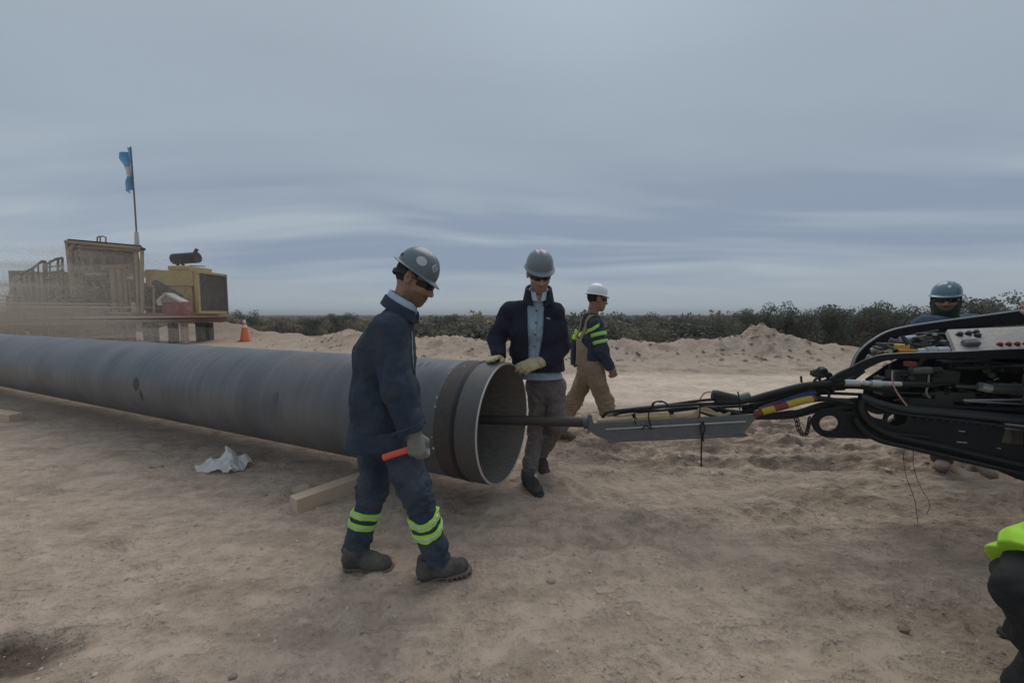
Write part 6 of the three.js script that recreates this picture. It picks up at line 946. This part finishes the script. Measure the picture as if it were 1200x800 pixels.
    for (let i = 0; i < 16; i++) { const x = 60 + 48 * q(), y = 346 + 14 * q(); bar(pump0, 'pipe', x, y, x + (q() - 0.5) * 14, y - 9 * q(), -1.0, 0.03 + 0.05 * q(), mats[Math.floor(q() * 2)]); } }
  box(shel, 'pale_drum', 152, 354, 158, 367, -0.2, 0.4, pale, 0.1);
  { const p = shel; for (const [a, b] of [[[113.5, 286], [113.5, 278]], [[123.5, 286.5], [123.5, 278]], [[113.5, 278], [116, 276.8]], [[116, 276.8], [121, 276.8]], [[121, 276.8], [123.5, 278]], [[117, 286], [117, 277]]]) bar(p, 'roof_hoop', ...a, ...b, 0.2, 0.03, frameM); }
  const pump = pump0;

  for (const [x, y, w, h, d] of [[58, 352, 18, 34, -0.9], [70, 348, 16, 16, -0.8], [84, 354, 24, 13, -1.0], [62, 366, 44, 18, -0.7], [92, 362, 14, 26, -0.95], [64, 380, 8, 20, -0.9], [98, 380, 8, 20, -0.9]]) box(pump, 'machine_part', x, y, x + w, y + h, d, 0.7, (x % 4) ? darkM : steelD, 0.12);
  for (const [x, y, r] of [[74, 360, 0.30], [96, 366, 0.36]]) { const c = pt(x, y, -1.1), g = new THREE.CylinderGeometry(r, r, 0.25, 20); g.rotateX(Math.PI / 2); g.translate(c.x, c.y, c.z); add(pump, 'pulley', g, steelD); } bar(pump, 'pipe', 60, 356, 110, 350, -1.1, 0.09, steelD);
  // steel stair tower with tarpaulin
  const stair = thing('stair_tower', 'steel stair rails and posts around a dust-covered tank at far left', 'stair tower', V(pt(52, 400).x, 0, -D));
  for (const [a, b] of [[[38, 314], [49.5, 305.5]], [[49.5, 305.5], [52.5, 306.5]], [[55, 309], [66, 303]], [[66, 303], [72.5, 302]], [[51, 306], [52, 402]], [[53.6, 307], [54, 402]], [[67.5, 303], [67.5, 402]], [[72.5, 302], [72.5, 402]], [[54, 320], [74, 317]], [[54, 327], [74, 325]], [[17, 331], [17, 402]], [[38, 314], [38, 350]], [[24, 322], [38, 314]], [[54, 333], [76, 333]]]) bar(stair, 'rail', ...a, ...b, -0.5, 0.045, steelD);
  { const c = pt(36, 350, 1.2), g = new THREE.CylinderGeometry(0.62, 0.66, 2.5, 36); const p = g.attributes.position; for (let i = 0; i < p.count; i++) { const y = p.getY(i); if (y > 1.4) p.setY(i, y + 0.25 * noise(p.getX(i) * 2, p.getZ(i) * 2, 1)); } g.computeVertexNormals(); g.translate(c.x, c.y + 0.08, c.z); add(stair, 'tank', g, tm([0.22, 0.195, 0.16], [0.34, 0.30, 0.25])); { const a = pt(35, 352, 0.9), q = new THREE.IcosahedronGeometry(1, 5), p2 = q.attributes.position; for (let i = 0; i < p2.count; i++) { const x = p2.getX(i), y = p2.getY(i), z = p2.getZ(i), f = 1 + 0.30 * noise(x * 1.8, y * 1.8, z * 1.8) + 0.12 * noise(x * 5, y * 5, z * 5); p2.setXYZ(i, x * f * 0.62, Math.sign(y) * Math.pow(Math.abs(y), 0.7) * f * 1.45, z * f * 0.6); } const q2 = mergeVertices((q.deleteAttribute('normal'), q), 1e-4); q2.computeVertexNormals(); q2.translate(a.x, a.y - 0.1, a.z); add(stair, 'tarpaulin', q2, tm([0.20, 0.18, 0.15], [0.34, 0.30, 0.25])); }
  for (const [x0, y0, x1, y1] of [[24, 322, 30, 352], [44, 310, 47, 360], [30, 318, 33, 346], [52, 313, 74, 311], [58, 305, 58, 402], [38, 314, 40, 352], [62, 317, 62, 345], [17, 331, 24, 326]]) bar(stair, 'rail', x0, y0, x1, y1, -0.4, 0.03, steelD); box(stair, 'panel', 56, 318, 74, 345, 0.3, 0.3, tm([0.22, 0.2, 0.16], [0.32, 0.29, 0.24])); box(stair, 'step_block', 54, 345, 80, 402, 0.3, 0.9, tm([0.16, 0.145, 0.12], [0.26, 0.23, 0.19]), 0.05); }
  // railing at the left edge
  const rail = thing('guard_rail', 'low steel guard rail at the left edge of the picture', 'railing', V(pt(8, 400).x, 0, -D));
  for (const y of [347, 351.5, 356, 361]) bar(rail, 'rail', -30, y, 24, y - 0.3, -0.2, 0.04, pale); for (const x of [-12, 8.5, 22]) bar(rail, 'post', x, 346, x, 402, -0.2, 0.05, steelD);
  box(rail, 'skirt', -30, 364, 24, 402, 0.1, 0.2, tm([0.16, 0.145, 0.12], [0.26, 0.23, 0.19]));
  // flag
  const flag = thing('flag', 'light blue and white striped flag hanging limp on a tall thin pole', 'flag', V(pt(160, 290).x, pt(160, 290).y, -D));
  const p0 = pt(160.6, 292, -0.1), p1 = pt(157.2, 235, -0.1), p2 = pt(152.6, 172, -0.1); add(flag, 'pole', tube([p0, p1, p2], 0.032, 20, 8), std(0.16, 0.16, 0.155, 0.6)); add(flag, 'mount', rod(pt(159.5, 272, -0.1), pt(160.6, 292, -0.1), 0.07, 0.1, 8), pale);
  { const nx = 20, ny = 60, pos = [], col = [], idx = []; for (let j = 0; j <= ny; j++) for (let i = 0; i <= nx; i++) { const u = i / nx, v = j / ny, o = p2.clone().lerp(p1, v * 0.77), wv = v < 0.36 ? lerp(0.34, 0.16, sstep(0.1, 0.36, v)) : v < 0.68 ? 0.19 : lerp(0.19, 0.30, sstep(0.68, 0.82, v)); const sg = -1; pos.push(o.x + sg * wv * u + 0.05 * Math.sin(v * 9 + u * 3) * u, o.y - 0.04 - 0.42 * u * u * (v > 0.6 ? 0.5 : 0.7), o.z + 0.16 * Math.sin(u * 8 + v * 3) * (0.3 + u) + 0.06 * noise(u * 4, v * 6, 2)); const s = v + 0.0 * u, c = s < 0.37 ? [0.20, 0.43, 0.66] : s < 0.66 ? [0.66, 0.68, 0.70] : [0.20, 0.43, 0.66]; col.push(...c); } for (let j = 0; j < ny; j++) for (let i = 0; i < nx; i++) { const p = j * (nx + 1) + i; idx.push(p, p + nx + 1, p + 1, p + 1, p + nx + 1, p + nx + 2); } const g = new THREE.BufferGeometry(); g.setAttribute('position', new THREE.Float32BufferAttribute(pos, 3)); g.setAttribute('color', new THREE.Float32BufferAttribute(col, 3)); g.setIndex(idx); g.computeVertexNormals(); add(flag, 'cloth', g, vcm(0.9, { side: THREE.DoubleSide })); }
  // cone
  const cb = (() => { const p = at(287, 399, 19.6); p.y = G(p.x, p.z); return p; })(), cone = thing('traffic_cone', 'orange traffic cone with white collars beyond the pipe', 'traffic cone', cb);
  const top = at(287, 374, 19.6).y - cb.y, rAt = (h) => lerp(0.23, 0.045, h), or = std(0.72, 0.175, 0.055, 0.6), wh = std(0.75, 0.72, 0.68, 0.6);
  const sec = (name, a, b, m, off = 0) => { const g = new THREE.LatheGeometry([[rAt(a) + off, a * top], [rAt(b) + off, b * top]].map(([r, y]) => new THREE.Vector2(r, y)), 28); g.translate(cb.x, cb.y, cb.z); add(cone, name, g, m); };
  sec('body', 0.03, 0.63, or); sec('white_collar', 0.63, 0.74, wh, 0.004); sec('body', 0.74, 0.84, or); sec('white_collar', 0.84, 0.985, wh, 0.003); add(cone, 'base', boxAt(V(cb.x, cb.y + 0.02, cb.z), 0.52, 0.05, 0.52, 0.3, 0.015), std(0.45, 0.12, 0.05, 0.8));
  // airborne dust drifting off the machinery: fine grains
  const r = rng(2024), N = 640000, g = new THREE.TetrahedronGeometry(1, 0), im = new THREE.InstancedMesh(g, new THREE.MeshStandardMaterial({ color: C(0.72, 0.64, 0.55), roughness: 1, transparent: true, opacity: 0.15, depthWrite: false }), N), Mx = new THREE.Matrix4(), q = new THREE.Quaternion();
  const gauss = () => (r() + r() + r() - 1.5) / 0.5, turns = Array.from({ length: 64 }, () => new THREE.Quaternion(gauss(), gauss(), gauss(), gauss() + 1e-3).normalize());
  const pv = V(0, 0, 0), sv = V(0, 0, 0);
  // puffs: pixel column, pixel row, spread across and up (metres), share
const puffs = [[25, 378, 1.6, 0.45, 0.75], [70, 376, 1.5, 0.5, 0.55], [105, 378, 1.3, 0.45, 0.42], [140, 388, 1.4, 0.30, 0.26], [185, 394, 1.2, 0.2, 0.10], [5, 364, 1.5, 0.75, 0.8], [50, 346, 1.5, 0.85, 0.75], [105, 335, 1.6, 0.95, 0.62], [175, 340, 1.7, 0.8, 0.30], [-40, 362, 2.0, 0.8, 0.7]];
  const wsum = puffs.reduce((s, p) => s + p[4], 0);
  for (let i = 0; i < N; i++) {
    let w = r() * wsum, p = puffs[0]; for (const c of puffs) { if ((w -= c[4]) < 0) { p = c; break; } }
    const c = (p[5] ??= at(p[0], p[1], 15.4)), x = c.x + clamp(gauss(), -2, 2) * p[2] * 0.85, y = Math.abs(c.y + clamp(gauss(), -1.35, 1.35) * p[3]) + 0.02, z = c.z + gauss() * 0.9, s = 0.0055 + 0.0085 * r();
    Mx.compose(pv.set(x, y, z), turns[i & 63], sv.set(s, s, s)); im.setMatrixAt(i, Mx);
  }
  im.name = 'dust'; stuff(im, 'tan dust hanging in the air around the machinery at left', 'dust');
}
// ------------------------------------------------------------------ shadows everywhere, and the picture
scene.traverse((o) => { if (o.isMesh) { o.castShadow = true; o.receiveShadow = true; delete o.userData.field; delete o.userData.sleeves; delete o.userData.L; delete o.userData.R; } });
renderer.render(scene, camera);
